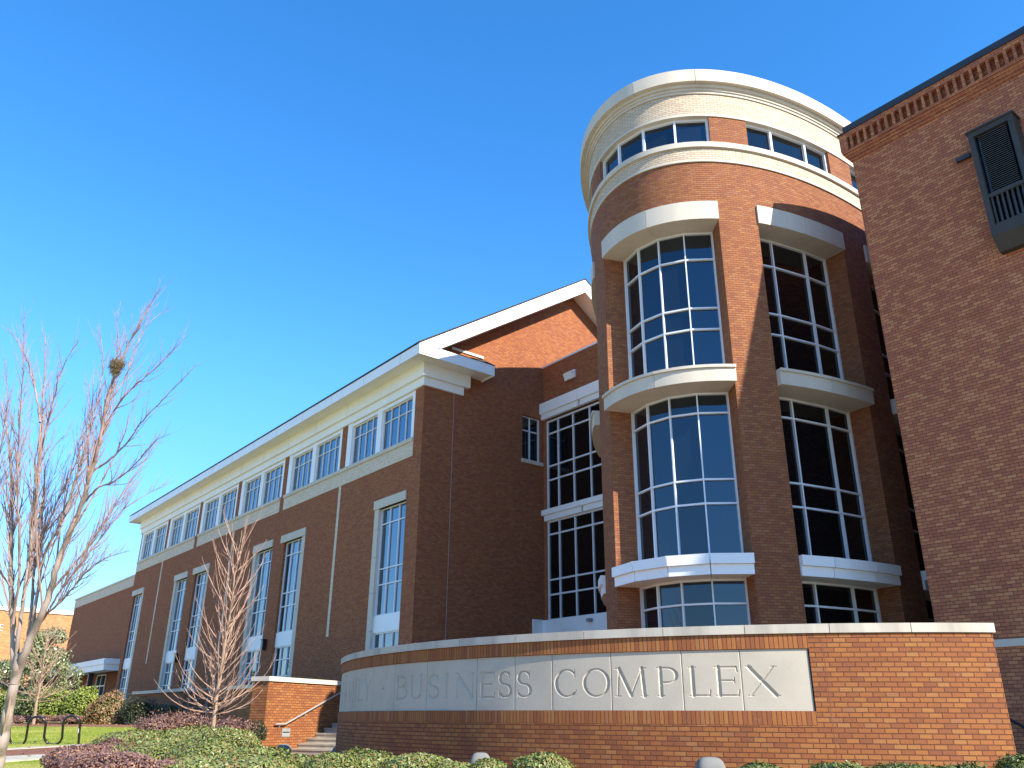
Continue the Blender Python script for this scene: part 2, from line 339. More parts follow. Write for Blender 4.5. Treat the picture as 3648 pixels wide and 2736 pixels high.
def path_strip(name, a0, a1, b0, b1, dz, material):
    """a0,a1: near edge at two places; b0,b1: far edge; extended along the path"""
    near0, near1, far0, far1 = [hit(*q) for q in (a0, a1, b0, b1)]
    mb = MB(); out = []
    for k in range(0, 15):
        t = -4+k*0.75
        p = near0+(near1-near0)*t; q = far0+(far1-far0)*t
        out.append((np.array([p[0], p[1], gz(p[0], p[1])+dz]), np.array([q[0], q[1], gz(q[0], q[1])+dz])))
    for (p, q), (p2_, q2) in zip(out[:-1], out[1:]):
        mb.face([p, p2_, q2, q]); e = np.array([0, 0, -0.05]); mb.face([p+e, p2_+e, p2_, p])
    o = mb.build(name, material); o['kind'] = 'structure'
M['paver'] = brick('red brown pavers', [(0, (0.20, 0.085, 0.05)), (1, (0.30, 0.13, 0.075))], bw=0.2, bh=0.1, mort=(0.18, 0.10, 0.07), bs_=0.2)
path_strip('path_paving', (16, 2703), (147, 2696), (21, 2678), (158, 2670), 0.045, M['paver'])
path_strip('path_kerb', (21, 2678), (158, 2670), (34, 2673), (168, 2665), 0.06, M['concrete'])
path_strip('path_edge', (16, 2720), (147, 2710), (16, 2703), (147, 2696), 0.06, M['concrete'])

# ------------------------------------------------------------------ the long hall
SH = 0.96; YF = 17.58; XS = -28.2; XE = -68.6; ZB = -3.0
hall = thing('brick_hall', 'long orange brick hall with white cornice, tall narrow windows and a gable end', 'building', np.array([-48, 26, -0.6])*SH)
fm = lambda u, v, d: np.array([u, YF+d, v])               # facade
sm_ = lambda u, v, d: np.array([XS-d, u, v])               # side wall facing right
nm = lambda u, v, d: np.array([u, 24.29+d, v])             # wall of the inner corner
PER = 13.4
tallw = []
for k in range(3):
    o = -PER*k
    tallw.append((-31.4+o, -29.18+o, 'L', -31.76+o, -31.4+o)); tallw.append((-41.15+o, -39.0+o, 'R', -39.0+o, -38.64+o))
clere = [(-34.95-6.665*k, -28.89-6.665*k) for k in range(6)]
TB, TT = 0.6, 8.49
ops = [(a if s == 'R' else ja, b if s == 'L' else jb, TB, TT, 0.3) for a, b, s, ja, jb in tallw]+[(a, b, 11.15, 13.30, 0.16) for a, b in clere]
mb = MB(SH); surf_wall(mb, fm, [XE, XS], [ZB, 14.3], ops)
mb.face([(XE, 35.2, ZB), (XE, YF, ZB), (XE, YF, 14.3), (XE, 35.2, 14.3)])
mb.build('facade_wall', M['brick_hall'], hall)
# gable wall with small window
mb = MB(SH); surf_wall(mb, sm_, [YF, 30.5], [ZB, 14.3], [(23.0, 24.12, 11.1, 13.25, 0.18)])
AP = (26.39, 20.53); sl = 0.64
mb.face([(XS, 30.5, ZB), (XS, 35.2, ZB), (XS, 35.2, 14.3), (XS, 30.5, 14.3)])
ya, yb = AP[0]-(AP[1]-14.3)/sl, AP[0]+(AP[1]-14.3)/sl
mb.face([(XS, YF, 14.3), (XS, 35.2, 14.3), (XS, 35.2, 14.89), (XS, AP[0], AP[1]+0.1), (XS, YF, 14.89)])
gw = mb.build('gable_wall', M['brick_hall'], hall)
window(hall, sm_, SH, [23.0, 23.55, 24.12], [11.1, 12.55, 13.25], 0.18, fw=0.06, gm='glass_dark')
mb = MB(SH); mb.box(XS+0.0, XS+0.07, 22.95, 24.22, 10.93, 11.1); mb.build('window_sill', M['lime'], hall)
mb = MB(SH); mb.box(XS-0.01, XS+0.004, 19.12, 19.14, 1.0, 13.3); mb.build('expansion_joint', M['steel'], hall)
# clerestory windows with white casing
for k, (a, b) in enumerate(clere):
    mid = (a+b)/2
    c = MB(SH)
    for (u0, u1) in ((a, a+0.42), (mid-0.21, mid+0.21), (b-0.22, b)): c.bar(fm, u0, u1, 11.15, 13.30, -0.02 if u0 == a else 0.0, 0.17)
    for (u0, u1) in ((a+0.42, mid-0.21), (mid+0.21, b-0.22)): c.bar(fm, u0, u1, 13.12, 13.30, 0.01, 0.17)
    c.build('window_casing', M['white'], hall)
    for (u0, u1) in ((a+0.42, mid-0.21), (mid+0.21, b-0.22)):
        window(hall, fm, SH, [u0+(u1-u0)*i/4 for i in range(5)], [11.15, 12.52, 13.12], 0.15, fw=0.045, mw=0.04, th=0.045, gm='glass')
# bands, sills and strips
for (x0, x1) in ((-41.77, -28.86), (-55.08, -42.27), (-68.42, -55.65)):
    mb = MB(SH); mb.bar(fm, x0, x1, 10.31, 10.96, -0.025, 0.05); mb.build('cream_brick_band', M['cream_hall'], hall)
    mb = MB(SH); mb.bar(fm, x0, x1, 10.96, 11.13, -0.09, 0.12); mb.build('stone_sill', M['lime'], hall)
for k in range(3):
    mb = MB(SH); xs = -35.3-13.35*k; mb.bar(fm, xs-0.11, xs+0.11, 3.4, 10.31, -0.012, 0.05); mb.build('cream_brick_strip', M['cream_hall'], hall)
# tall windows
for a, b, s, ja, jb in tallw:
    u3 = [a+(b-a)*i/3 for i in range(4)]
    window(hall, fm, SH, u3, [3.95, 5.22, 5.88, 7.80, TT], 0.19, fw=0.055, mw=0.05, th=0.05, name='tall_window')
    window(hall, fm, SH, u3, [TB, 1.9, 2.67, 3.28], 0.19, fw=0.055, mw=0.05, th=0.05, name='lower_window')
    mb = MB(SH); mb.bar(fm, a, b, 3.28, 3.95, 0.10, 0.22); mb.build('spandrel_panel', M['white'], hall)
    j = MB(SH); zz = [TB, 1.9, 3.35, 4.9, 6.4, 7.6, TT]
    for z0, z1 in zip(zz[:-1], zz[1:]): j.bar(fm, ja, jb, z0+0.006, z1-0.006, -0.01, 0.3)
    j.build('stone_jamb', M['lime'], hall)
    x0, x1 = (ja-0.03, b+0.0) if s == 'L' else (a-0.35, jb+0.03)
    mb = MB(SH); xm = (x0+x1)/2
    mb.bar(fm, x0, xm-0.006, TT, 8.88, -0.06, 0.2); mb.bar(fm, xm+0.006, x1, TT, 8.88, -0.06, 0.2); mb.build('stone_lintel', M['lime'], hall)
# white frieze, moulding, soffit, fascia and roof
mb = MB(SH)
for (z0, z1, dy, dx, yend) in ((13.30, 13.68, 0.10, 0.10, 19.58), (13.68, 14.29, 0.22, 0.22, 19.84)):
    mb.box(XE-0.15, XS+dx, YF-dy, YF+0.02, z0+(0.002 if z0 > 13.5 else 0), z1)
    mb.box(XS-0.02, XS+dx, YF+0.02, yend, z0+(0.002 if z0 > 13.5 else 0), z1)
mb.build('frieze', M['trim'], hall)
for x in np.arange(-31.5, -68, -3.35):
    jm = MB(SH); jm.box(x-0.006, x+0.006, YF-0.223, YF-0.2, 13.69, 14.285); jm.build('frieze_joint', M['grey'], hall)
OV = 0.96; ye = YF-0.94; xr = XS+OV; xl = -69.5
mb = MB(SH)                                                # soffit and eave fascia, one slab along the front, one short return
mb.box(xl, xr, ye+0.03, YF-0.0, 14.29, 14.33); mb.box(XS-0.02, xr-0.03, YF, 20.62, 14.29, 14.33)
mb.build('soffit', M['trim'], hall)
mb = MB(SH)
mb.box(xl, xr, ye, ye+0.03, 14.23, 14.70); mb.box(xr-0.03, xr, ye+0.03, 20.62, 14.23, 14.72); mb.box(XS-0.02, xr-0.03, 20.59, 20.62, 14.23, 14.72); mb.box(xl, xl+0.03, ye+0.03, 20, 14.23, 14.7)
mb.build('eave_fascia', M['white'], hall)
for x in np.arange(xr-1.55, xl, -3.2):
    mb = MB(SH); mb.box(x-0.006, x+0.006, ye-0.003, ye+0.01, 14.235, 14.695); mb.build('fascia_joint', M['grey'], hall)
rs = (21.17-14.75)/(AP[0]-ye)
mb = MB(SH)                                                # rake boards of the gable
for sgn in (-1, 1):
    y0, z0 = (ye, 14.72) if sgn < 0 else (2*AP[0]-ye, 14.72)
    q = [(y0, z0-0.02), (AP[0], 21.17), (AP[0], 20.45), (y0+(-sgn)*1.0, z0-0.02+rs*1.0-0.66)] if sgn < 0 else [(AP[0], 21.17), (y0, z0), (y0-1.0, z0+rs-0.66), (AP[0], 20.45)]
    A = [np.array([xr, y, z]) for y, z in q]; B = [np.array([xr-0.05, y, z]) for y, z in q]
    mb.face(A); mb.face(B[::-1])
    for i in range(4): mb.face([A[i], B[i], B[(i+1) % 4], A[(i+1) % 4]])
mb.build('rake_board', M['white'], hall)
mb = MB(SH)
for sgn in (-1, 1):
    y0 = AP[0]+sgn*(AP[0]-ye-0.9); zz0 = 20.49-rs*(abs(y0-AP[0]))
    q = [(XS-0.02, AP[0], 20.49), (xr-0.05, AP[0], 20.49), (xr-0.05, y0, zz0), (XS-0.02, y0, zz0)]
    mb.face(q if sgn > 0 else q[::-1])
mb.build('rake_soffit', M['trim'], hall)
mb = MB(SH)
for sgn in (-1, 1):
    y0 = AP[0]+sgn*(AP[0]-ye+0.04); P = [(xr+0.04, AP[0], 21.20), (xl-0.03, AP[0], 21.20), (xl-0.03, y0, 14.72), (xr+0.04, y0, 14.72)]
    T = [np.array(p)+np.array([0, 0, 0.05]) for p in P]
    mb.face(T if sgn < 0 else T[::-1]); mb.face([np.array(p) for p in (P[::-1] if sgn < 0 else P)])
    mb.face([P[0], T[0], T[3], P[3]]); mb.face([P[3], T[3], T[2], P[2]])
mb.face([(XS, YF+0.3, 14.70), (xr+0.03, ye+0.9, 14.735), (xr+0.03, 20.66, 14.735), (XS, 20.66, 15.38)]); mb.face([(XS, 20.66, 15.38), (xr+0.03, 20.66, 14.735), (XS, 20.66, 14.735)])
mb.face([(XS, YF+0.3, 14.70), (XS, 20.66, 15.38), (XS, YF+0.4, 15.0)])
mb.build('roof', M['shingle'], hall)
mb = MB(SH); mb.box(XS, XS+0.06, 18.9, 20.66, 15.40, 15.50); mb.build('flashing', M['white'], hall)
# inner corner wall with curtain windows
mb = MB(SH); surf_wall(mb, nm, [XS, -20.0], [ZB, 15.9], [(-28.0, -21.0, 3.98, 13.2, 0.12)])
mb.face([(XS, 24.29, 15.9), (-20, 24.29, 15.9), (-20, 31, 15.9), (XS, 31, 15.9)])
mb.build('corner_wall', M['brick_hall'], hall)
mb = MB(SH); mb.box(XS+0.0, -20, 24.23, 24.45, 15.9, 15.99); mb.build('coping', M['alum'], hall)
mx = [-28.0, -27.22, -26.19, -25.10, -24.0, -22.9, -21.0]
window(hall, nm, SH, mx, [8.84, 10.23, 10.89, 12.47, 13.12], 0.10, fw=0.08, mw=0.07, name='curtain_window', gm='glass_dark')
window(hall, nm, SH, mx, [3.98, 5.08, 5.72, 7.72, 8.34], 0.10, fw=0.08, mw=0.07, name='curtain_window', gm='glass_dark')
mb = MB(SH)
for x0, x1 in ((-28.28, -25.62), (-25.6, -22)): mb.box(x0, x1, 24.05, 24.38, 13.47, 13.99); mb.box(x0+0.1, x1, 24.13, 24.37, 13.2, 13.468)
mb.build('lintel_panel', M['white'], hall)
mb = MB(SH)
for x0, x1 in ((-28.19, -25.62), (-25.6, -22)): mb.box(x0, x1, 24.12, 24.42, 8.60, 8.84); mb.box(x0+0.1, x1, 24.2, 24.42, 8.34, 8.598)
mb.build('floor_band', M['white'], hall)
mb = MB(SH); mb.box(XS+0.0, XS+0.12, 23.58, 24.29, 3.2, 4.02); mb.box(XS+0.12, -21.5, 24.1, 24.29, 3.2, 4.0); mb.box(-26, -25.985, 24.095, 24.11, 2.9, 3.55); mb.build('canopy_band', M['white'], hall)
mb = MB(SH); mb.box(-25.2, -25.0, 23.9, 24.1, 3.72, 3.84); mb.build('security_camera', M['grey'], hall)
v0 = nm
mb = MB(SH); mb.bar(nm, -26.55, -25.85, 14.72, 15.10, -0.10, 0.0); mb.hexa([(-26.5, 24.18, 14.70), (-25.9, 24.18, 14.70), (-25.9, 24.24, 14.70), (-26.5, 24.24, 14.70), (-26.5, 24.05, 15.0), (-25.9, 24.05, 15.0), (-25.9, 24.11, 15.02), (-26.5, 24.11, 15.02)]); mb.build('wall_vent', M['white'], hall)
for x in (-42.0, -55.4):
    mb = MB(SH); mb.box(x-0.10, x+0.10, YF-0.24, YF-0.05, 3.18, 3.66); mb.box(x-0.13, x+0.13, YF-0.27, YF-0.04, 3.66, 3.72); mb.box(x-0.04, x+0.04, YF-0.05, YF, 3.35, 3.5); mb.build('wall_lantern', M['black'], hall)

# ------------------------------------------------------------------ low wing beyond the hall
YW = 18.6
wing = thing('low_wing', 'low windowless brown brick wing with cream top band and white entrance canopy', 'building', np.array([-80, 22, -0.5])*SH)
wm = lambda u, v, d: np.array([u, YW+d, v])
mb = MB(SH); surf_wall(mb, wm, [-92.4, -68.7], [ZB, 9.86], [(-90.0, -72.6, ZB+0.01, 3.5, 1.25)])
mb.face([(-92.4, 34, ZB), (-92.4, YW, ZB), (-92.4, YW, 10.7), (-92.4, 34, 10.7)]); mb.face([(-92.4, YW, 10.65), (-68.7, YW, 10.65), (-68.7, 34, 10.65), (-92.4, 34, 10.65)])
mb.face([(-90, YW+1.25, ZB), (-72.6, YW+1.25, ZB), (-72.6, YW+1.25, 3.5), (-90, YW+1.25, 3.5)])
mb.build('wall', M['brick_hall'], wing)
mb = MB(SH); mb.bar(wm, -92.42, -68.7, 9.86, 10.62, -0.03, 0.3); mb.build('cream_brick_band', M['cream_hall'], wing)
mb = MB(SH); mb.bar(wm, -92.5, -68.7, 10.62, 10.76, -0.10, 0.4); mb.build('coping', M['lime'], wing)
mb = MB(SH); mb.box(-92, -72.45, 17.4, YW, 3.82, 4.24); mb.box(-91.9, -72.55, 17.48, YW, 3.38, 3.815); mb.build('canopy', M['white'], wing)
mb = MB(SH); mb.box(-78.9, -78.55, 17.9, 18.3, ZB, 3.38); mb.build('column', M['coping'], wing)
window(wing, wm, SH, [-83.7, -82.15, -80.6], [-0.4, 2.5, 3.45], 1.2, fw=0.12, mw=0.1, gm='void')  # matte black pane, entrance darkness put into its colour

# ------------------------------------------------------------------ elliptical tower
ST = 1.04
EX, EY, EA, EB, ETH = -16.45, 26.95, 5.35, 11.9, 0.259
_t = np.radians(np.linspace(-275, 95, 3701)); _c, _sn = math.cos(ETH), math.sin(ETH)
_X = EX+_c*EA*np.cos(_t)-_sn*EB*np.sin(_t); _Y = EY+_sn*EA*np.cos(_t)+_c*EB*np.sin(_t)
_nx = np.cos(_t)/EA; _ny = np.sin(_t)/EB; _nn = np.hypot(_nx, _ny); _nx, _ny = _nx/_nn, _ny/_nn
_NX, _NY = _c*_nx-_sn*_ny, _sn*_nx+_c*_ny
_S = np.r_[0, np.cumsum(np.hypot(np.diff(_X), np.diff(_Y)))]; _S -= _S[np.argmin(abs(_t+math.pi/2))]
def tm(s, z, d):
    return np.array([np.interp(s, _S, _X)-d*np.interp(s, _S, _NX), np.interp(s, _S, _Y)-d*np.interp(s, _S, _NY), z])
def arc(a, b, step=0.25):
    k = max(2, int(math.ceil((b-a)/step))); return [a+(b-a)*i/k for i in range(k+1)]
tower = thing('round_tower', 'tall rounded brick tower with curved windows and pale stone cornice', 'building', np.array([EX, EY, -1.0])*ST)
BAYS = [(-6.35, -3.13, 3), (-1.97, 2.04, 4), (3.2, 6.45, 3), (7.57, 10.8, 3)]
SA, SB = -17.0, 17.0
DEP = 0.70
mb = MB(ST); surf_wall(mb, tm, [SA, SB], [ZB, 14.85], [(a, b, ZB+0.01, 13.5, DEP+0.1) for a, b, n in BAYS], fine=0.25); mb.build('wall', M['brick'], tower, smooth=30)
edges = [SA]+[e for q in BAYS for e in q[:2]]+[SB]
for a, b in zip(edges[0::2], edges[1::2]):
    mb = MB(ST); xs = arc(a, b)
    for x0, x1 in zip(xs[:-1], xs[1:]): mb.face([tm(x0, 15.5, 0), tm(x1, 15.5, 0), tm(x1, 16.47, 0), tm(x0, 16.47, 0)], [(x0, 15.5), (x1, 15.5), (x1, 16.47), (x0, 16.47)])
    mb.face([tm(a, 15.5, .25), tm(a, 15.5, 0), tm(a, 16.47, 0), tm(a, 16.47, .25)], [(-.25, 0.01), (0, 0.01), (0, .98), (-.25, .98)]); mb.face([tm(b, 15.5, 0), tm(b, 15.5, .25), tm(b, 16.47, .25), tm(b, 16.47, 0)], [(0, 0.01), (.25, 0.01), (.25, .98), (0, .98)])
    mb.build('window_pier', M['brick'], tower, smooth=30)
UA = arc(SA, SB)
def ring(name, z0, z1, d0, d1, m, parent=tower):
    b = MB(ST); b.strip(tm, UA, z0, z1, d0, d1); return b.build(name, M[m], parent, smooth=30)
ring('cream_brick_band', 14.85+.07, 15.33, -0.025, 0.3, 'cream'); ring('band_foot', 14.85, 14.92, -0.045, 0.3, 'lime')
ring('sill_ledge', 15.33, 15.50, -0.10, 0.3, 'lime')
ring('window_head', 16.47, 16.56, -0.035, 0.3, 'lime')
ring('cream_brick_band', 16.56, 17.28, -0.02, 0.3, 'cream')
ring('cornice_moulding', 17.28, 17.36, -0.06, 0.2, 'lime'); ring('cornice_moulding', 17.36, 17.44, -0.10, 0.2, 'lime'); ring('cornice_moulding', 17.44, 17.54, -0.16, 0.2, 'lime')
cb_ = MB(ST)
for x0 in np.arange(SA, SB-0.01, 1.7):
    cb_.strip(tm, arc(x0+0.006, min(SB, x0+1.7)-0.006), 17.54, 17.97, -0.30, 0.3)
cb_.build('cornice', M['lime'], tower, smooth=30)
mb = MB(ST); mb.face([tm(s, 17.9, 0.2) for s in arc(SA, SB, 0.6)]); mb.build('flat_roof', M['shingle'], tower)
def facet(nodes):
    def mp(u, v, d): 
        i = min(max(int(np.searchsorted(nodes, u, 'right'))-1, 0), len(nodes)-2); f = (u-nodes[i])/(nodes[i+1]-nodes[i])
        p = tm(nodes[i], v, d)*(1-f)+tm(nodes[i+1], v, d)*f; p[2] = v; return p
    return mp
for k, (a, b, n) in enumerate(BAYS):
    nd = [a+(b-a)*i/4 for i in range(5)] if n == 4 else [a, a+(b-a)*0.28, a+(b-a)*0.70, b]
    mp = facet(nd); gmt = 'glass_tower' if k <= 1 else 'glass_dark'  # right bays get duller glass, standing in for their dark reflections
    kw = dict(fw=0.05, mw=0.045, th=0.07, gm=gmt)
    window(tower, mp, ST, nd, [8.30, 9.88, 10.52, 12.05, 12.92], DEP, name='tall_window', **kw)
    window(tower, mp, ST, nd, [3.66, 5.06, 5.68, 7.46, 8.02], DEP, name='tall_window', **kw)
    window(tower, mp, ST, nd, [0.2, 1.9, 2.62, 3.20], DEP, name='lower_window', **kw)
    window(tower, mp, ST, nd, [15.5, 16.47], 0.16, name='clerestory_window', fw=0.06, mw=0.07, th=0.07, gm=gmt)
    us = arc(a+0.012, b-0.012)
    mid = (a+b)/2
    L_ = MB(ST); L_.strip(tm, arc(a, mid-0.005), 12.92, 13.5, -0.06, DEP+0.05); L_.strip(tm, arc(mid+0.005, b), 12.92, 13.5, -0.06, DEP+0.05); L_.build('stone_lintel', M['lime'], tower, smooth=30)
    L_ = MB(ST)
    for u0, u1 in ((a+0.004, mid-0.005), (mid+0.005, b-0.004)): L_.strip(tm, arc(u0, u1), 8.02, 8.38, -0.17, DEP+0.05); L_.strip(tm, arc(u0, u1), 8.383, 8.46, -0.22, DEP+0.05)
    L_.build('stone_ledge', M['lime'], tower, smooth=30)
    L_ = MB(ST); nn_ = [a]+nd[1:-1]+[b]
    for u0, u1 in zip(nn_[:-1], nn_[1:]):
        L_.bar(tm, u0+0.01, u1-0.01, 3.44, 3.68, -0.13, DEP+0.04); L_.bar(tm, u0+0.01, u1-0.01, 3.2, 3.437, -0.06, DEP+0.04)
    L_.build('metal_band', M['white'], tower)

# ------------------------------------------------------------------ brick building on the right
SR = 0.945; YR = 20.56; XR = -9.67
rb = thing('brick_block', 'mottled red tan brick building with dentil cornice cut off by the right edge', 'building', np.array([2.0, 28, -1.0])*SR)
rm = lambda u, v, d: np.array([u, YR+d, v])
XRE = 12.0
mb = MB(SR); surf_wall(mb, rm, [XR, XRE], [ZB, 1.60], []); surf_wall(mb, rm, [XR, XRE], [1.60, 16.40], [])
mb.face([(XR, 40, ZB), (XR, YR, ZB), (XR, YR, 16.4), (XR, 40, 16.4)]); mb.face([(XRE, YR, ZB), (XRE, 40, ZB), (XRE, 40, 16.4), (XRE, YR, 16.4)])
mb.face([(XR, YR, 16.38), (XRE, YR, 16.38), (XRE, 40, 16.38), (XR, 40, 16.38)])
mb.build('wall', M['brick_right'], rb)
mb = MB(SR)
def course(z0, z1, p):
    mb.box(XR-p, XRE+p, YR-p, YR+0.01, z0, z1-0.002); mb.box(XR-p, XR+0.01, YR+0.01, 40, z0, z1-0.002)
course(15.50, 15.585, 0.045); course(15.585, 15.67, 0.09); course(15.67, 15.75, 0.14); course(15.75, 15.83, 0.185); course(16.26, 16.42, 0.2)
x = XR-0.2
mb.box(XR-0.2, XR+0.03, YR-0.2, YR+0.01, 15.83, 16.26)
x = XR+0.115
while x < XRE:
    mb.box(x, x+0.075, YR-0.19, YR+0.01, 15.83, 16.04); mb.box(x+0.002, x+0.073, YR-0.19, YR+0.01, 16.043, 16.26); x += 0.2175
y = YR+0.15
while y < 32:
    mb.box(XR-0.19, XR+0.01, y, y+0.075, 15.83, 16.26); y += 0.2175
mb.build('dentil_cornice', M['brick_right'], rb)
mb = MB(SR); mb.box(XR-0.23, XRE+0.2, YR-0.24, 40, 16.42, 16.45); mb.box(XR-0.08, XRE+0.2, YR-0.12, 40, 16.45, 16.72); mb.build('roof_coping', M['coping'], rb)
mb = MB(SR); mb.bar(rm, XR-0.03, XRE, 1.59, 1.75, -0.06, 0.02); mb.build('stone_band', M['lime'], rb)
def bay(x0, x1, zt, zb):
    yb_ = YR-0.46
    b = thing('bay_window', None, None, (0, 0, 0)); b.parent = rb; b.location = Vector((x0*SR, yb_*SR, zb*SR))-rb.location
    fr = MB(SR)
    fr.box(x0, x0+0.13, yb_, YR, zb, zt); fr.box(x1-0.13, x1, yb_, YR, zb, zt)
    fr.box(x0+0.13, x1-0.13, yb_+0.003, YR, zt-0.15, zt); fr.box(x0+0.13, x1-0.13, yb_+0.003, YR, zb, zb+0.26)
    fr.box(x0-0.04, x1+0.04, yb_-0.04, YR, zt, zt+0.05)
    fr.box(x0+0.13, x1-0.13, yb_+0.02, yb_+0.1, zb+1.06, zb+1.16)
    fr.hexa([(x0, YR-0.2, zb-0.36), (x1, YR-0.2, zb-0.36), (x1, YR, zb-0.36), (x0, YR, zb-0.36), (x0, yb_, zb-0.002), (x1, yb_, zb-0.002), (x1, YR, zb-0.002), (x0, YR, zb-0.002)])
    fr.build('bay_frame', M['darkmetal'], b)
    lo = MB(SR); z = zb+1.18
    while z < zt-0.18:
        lo.hexa([(x0+0.2, yb_+0.05, z), (x1-0.2, yb_+0.05, z), (x1-0.2, yb_+0.11, z+0.03), (x0+0.2, yb_+0.11, z+0.03), (x0+0.2, yb_+0.05, z+0.012), (x1-0.2, yb_+0.05, z+0.012), (x1-0.2, yb_+0.11, z+0.042), (x0+0.2, yb_+0.11, z+0.042)]); z += 0.058
    lo.build('louvre_blind', M['louver'], b)
    pn = MB(SR); pn.face([(x0+0.1, yb_+0.14, zb+0.2), (x1-0.1, yb_+0.14, zb+0.2), (x1-0.1, yb_+0.14, zt-0.1), (x0+0.1, yb_+0.14, zt-0.1)]); pn.build('window_pane', M['glass_dark'], b)
    gr = MB(SR)
    for i in range(7):
        xx = x0+0.19+(x1-x0-0.38)*i/6; gr.box(xx-0.022, xx+0.022, yb_+0.04, yb_+0.075, zb+0.30, zb+1.06)
    gr.box(x0+0.13, x1-0.13, yb_+0.035, yb_+0.08, zb+0.26, zb+0.31); gr.build('guard_rail', M['darkmetal'], b)
bay(-6.38, -5.29, 14.2, 11.12)
bay(-2.6, -1.5, 14.2, 11.12)
mb = MB(SR); mb.box(-6.9, -6.55, YR-0.1, YR, 13.8, 13.92); mb.build('wall_scupper', M['coping'], rb)

# ------------------------------------------------------------------ far orange building, seen past the left edge of the wing
fb = thing('far_brick_building', 'sunlit orange brick building with white coping far behind the leaning bare tree', 'building', (-130, 20, -0.5))
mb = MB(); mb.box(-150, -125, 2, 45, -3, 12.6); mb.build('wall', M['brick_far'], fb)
mb = MB(); mb.box(-150.2, -124.8, 1.8, 45, 12.5, 12.95); mb.build('coping', M['white'], fb)
mb = MB(); 
for (y0, y1, z0, z1) in ((16.99, 17.06, 9.98, 10.76), (17.06, 17.42, 10.69, 10.76), (17.06, 17.36, 10.34, 10.40), (17.06, 17.42, 9.98, 10.05)): mb.box(-125, -124.9, y0, y1, z0, z1)
mb.build('letter_sign', M['white'], fb)

# ------------------------------------------------------------------ curved sign wall
CX, CY, CR = -14.239, 20.231, 11.35; S0 = -10.271
def sg(s, z, d):
    th = (s+S0)/CR; r_ = CR-d; return np.array([CX+r_*math.cos(th), CY+r_*math.sin(th), z])
sign = thing('sign_wall', 'curved brick sign wall with carved BUSINESS COMPLEX stone panels and stone cap', 'sign', sg(-5, -1.3, 0.2))
SL, SE = -15.5, 2.60
mb = MB()
for (a, b, z0, z1) in ((SL, SE, -2.0, -0.04), (0.012, SE, -0.04, 1.22)):
    us = arc(a, b, 0.1)
    for x0, x1 in zip(us[:-1], us[1:]): mb.face([sg(x0, z0, 0), sg(x1, z0, 0), sg(x1, z1, 0), sg(x0, z1, 0)], [(x0, z0), (x1, z0), (x1, z1), (x0, z1)])
us = arc(SL, SE, 0.2)
for x0, x1 in zip(us[:-1], us[1:]): mb.face([sg(x1, -2, .45), sg(x0, -2, .45), sg(x0, 1.22, .45), sg(x1, 1.22, .45)], [(x1, -2), (x0, -2), (x0, 1.22), (x1, 1.22)])
mb.face([sg(SE, -2, 0), sg(SE, -2, .45), sg(SE, 1.22, .45), sg(SE, 1.22, 0)]); mb.face([sg(SL, -2, .45), sg(SL, -2, 0), sg(SL, 1.22, 0), sg(SL, 1.22, .45)])
mb.build('brick_wall', M['brick_sign'], sign)
for (z0, z1, off) in ((-0.04, 0.152, 0.0), (1.006, 1.22, 0.0)):
    mb = MB(); us = arc(SL, 0.012, 0.2)
    for x0, x1 in zip(us[:-1], us[1:]): mb.face([sg(x0, z0, off), sg(x1, z0, off), sg(x1, z1, off), sg(x0, z1, off)], [(x0, z0-(-0.04 if z0 < 0 else 1.006)+0.003), (x1, z0-(-0.04 if z0 < 0 else 1.006)+0.003), (x1, 0.2), (x0, 0.2)])
    # underside / ledge next to the recessed stone
    for x0, x1 in zip(us[:-1], us[1:]):
        if z0 < 0: mb.face([sg(x0, z1, 0), sg(x1, z1, 0), sg(x1, z1, .06), sg(x0, z1, .06)], [(x0, .2), (x1, .2), (x1, .26), (x0, .26)])
        else: mb.face([sg(x0, z0, .06), sg(x1, z0, .06), sg(x1, z0, 0), sg(x0, z0, 0)], [(x0, .2), (x1, .2), (x1, .26), (x0, .26)])
    if z0 < 0:
        mb.face([sg(0.012, .152, .06), sg(0.012, .152, 0), sg(0.012, 1.006, 0), sg(0.012, 1.006, .06)])
    mb.build('soldier_course', M['brick_soldier'], sign, smooth=20)
mb = MB(); mb.strip(sg, arc(0.209, 0.218, .02), -2.0, 1.22, -0.002, 0.05); mb.build('movement_joint', M['paver'], sign)
capj = [SL, -13.5, -11.9, -10.35, -8.86, -7.39, -6.06, -4.75, -3.42, -2.1, -0.87, 0.33, 1.46, SE+0.04]
for a, b in zip(capj[:-1], capj[1:]):
    mb = MB(); mb.strip(sg, arc(a+0.005, b-0.005, 0.15), 1.222, 1.352, -0.03, 0.5); mb.build('cap_stone', M['capstone'], sign, smooth=30)
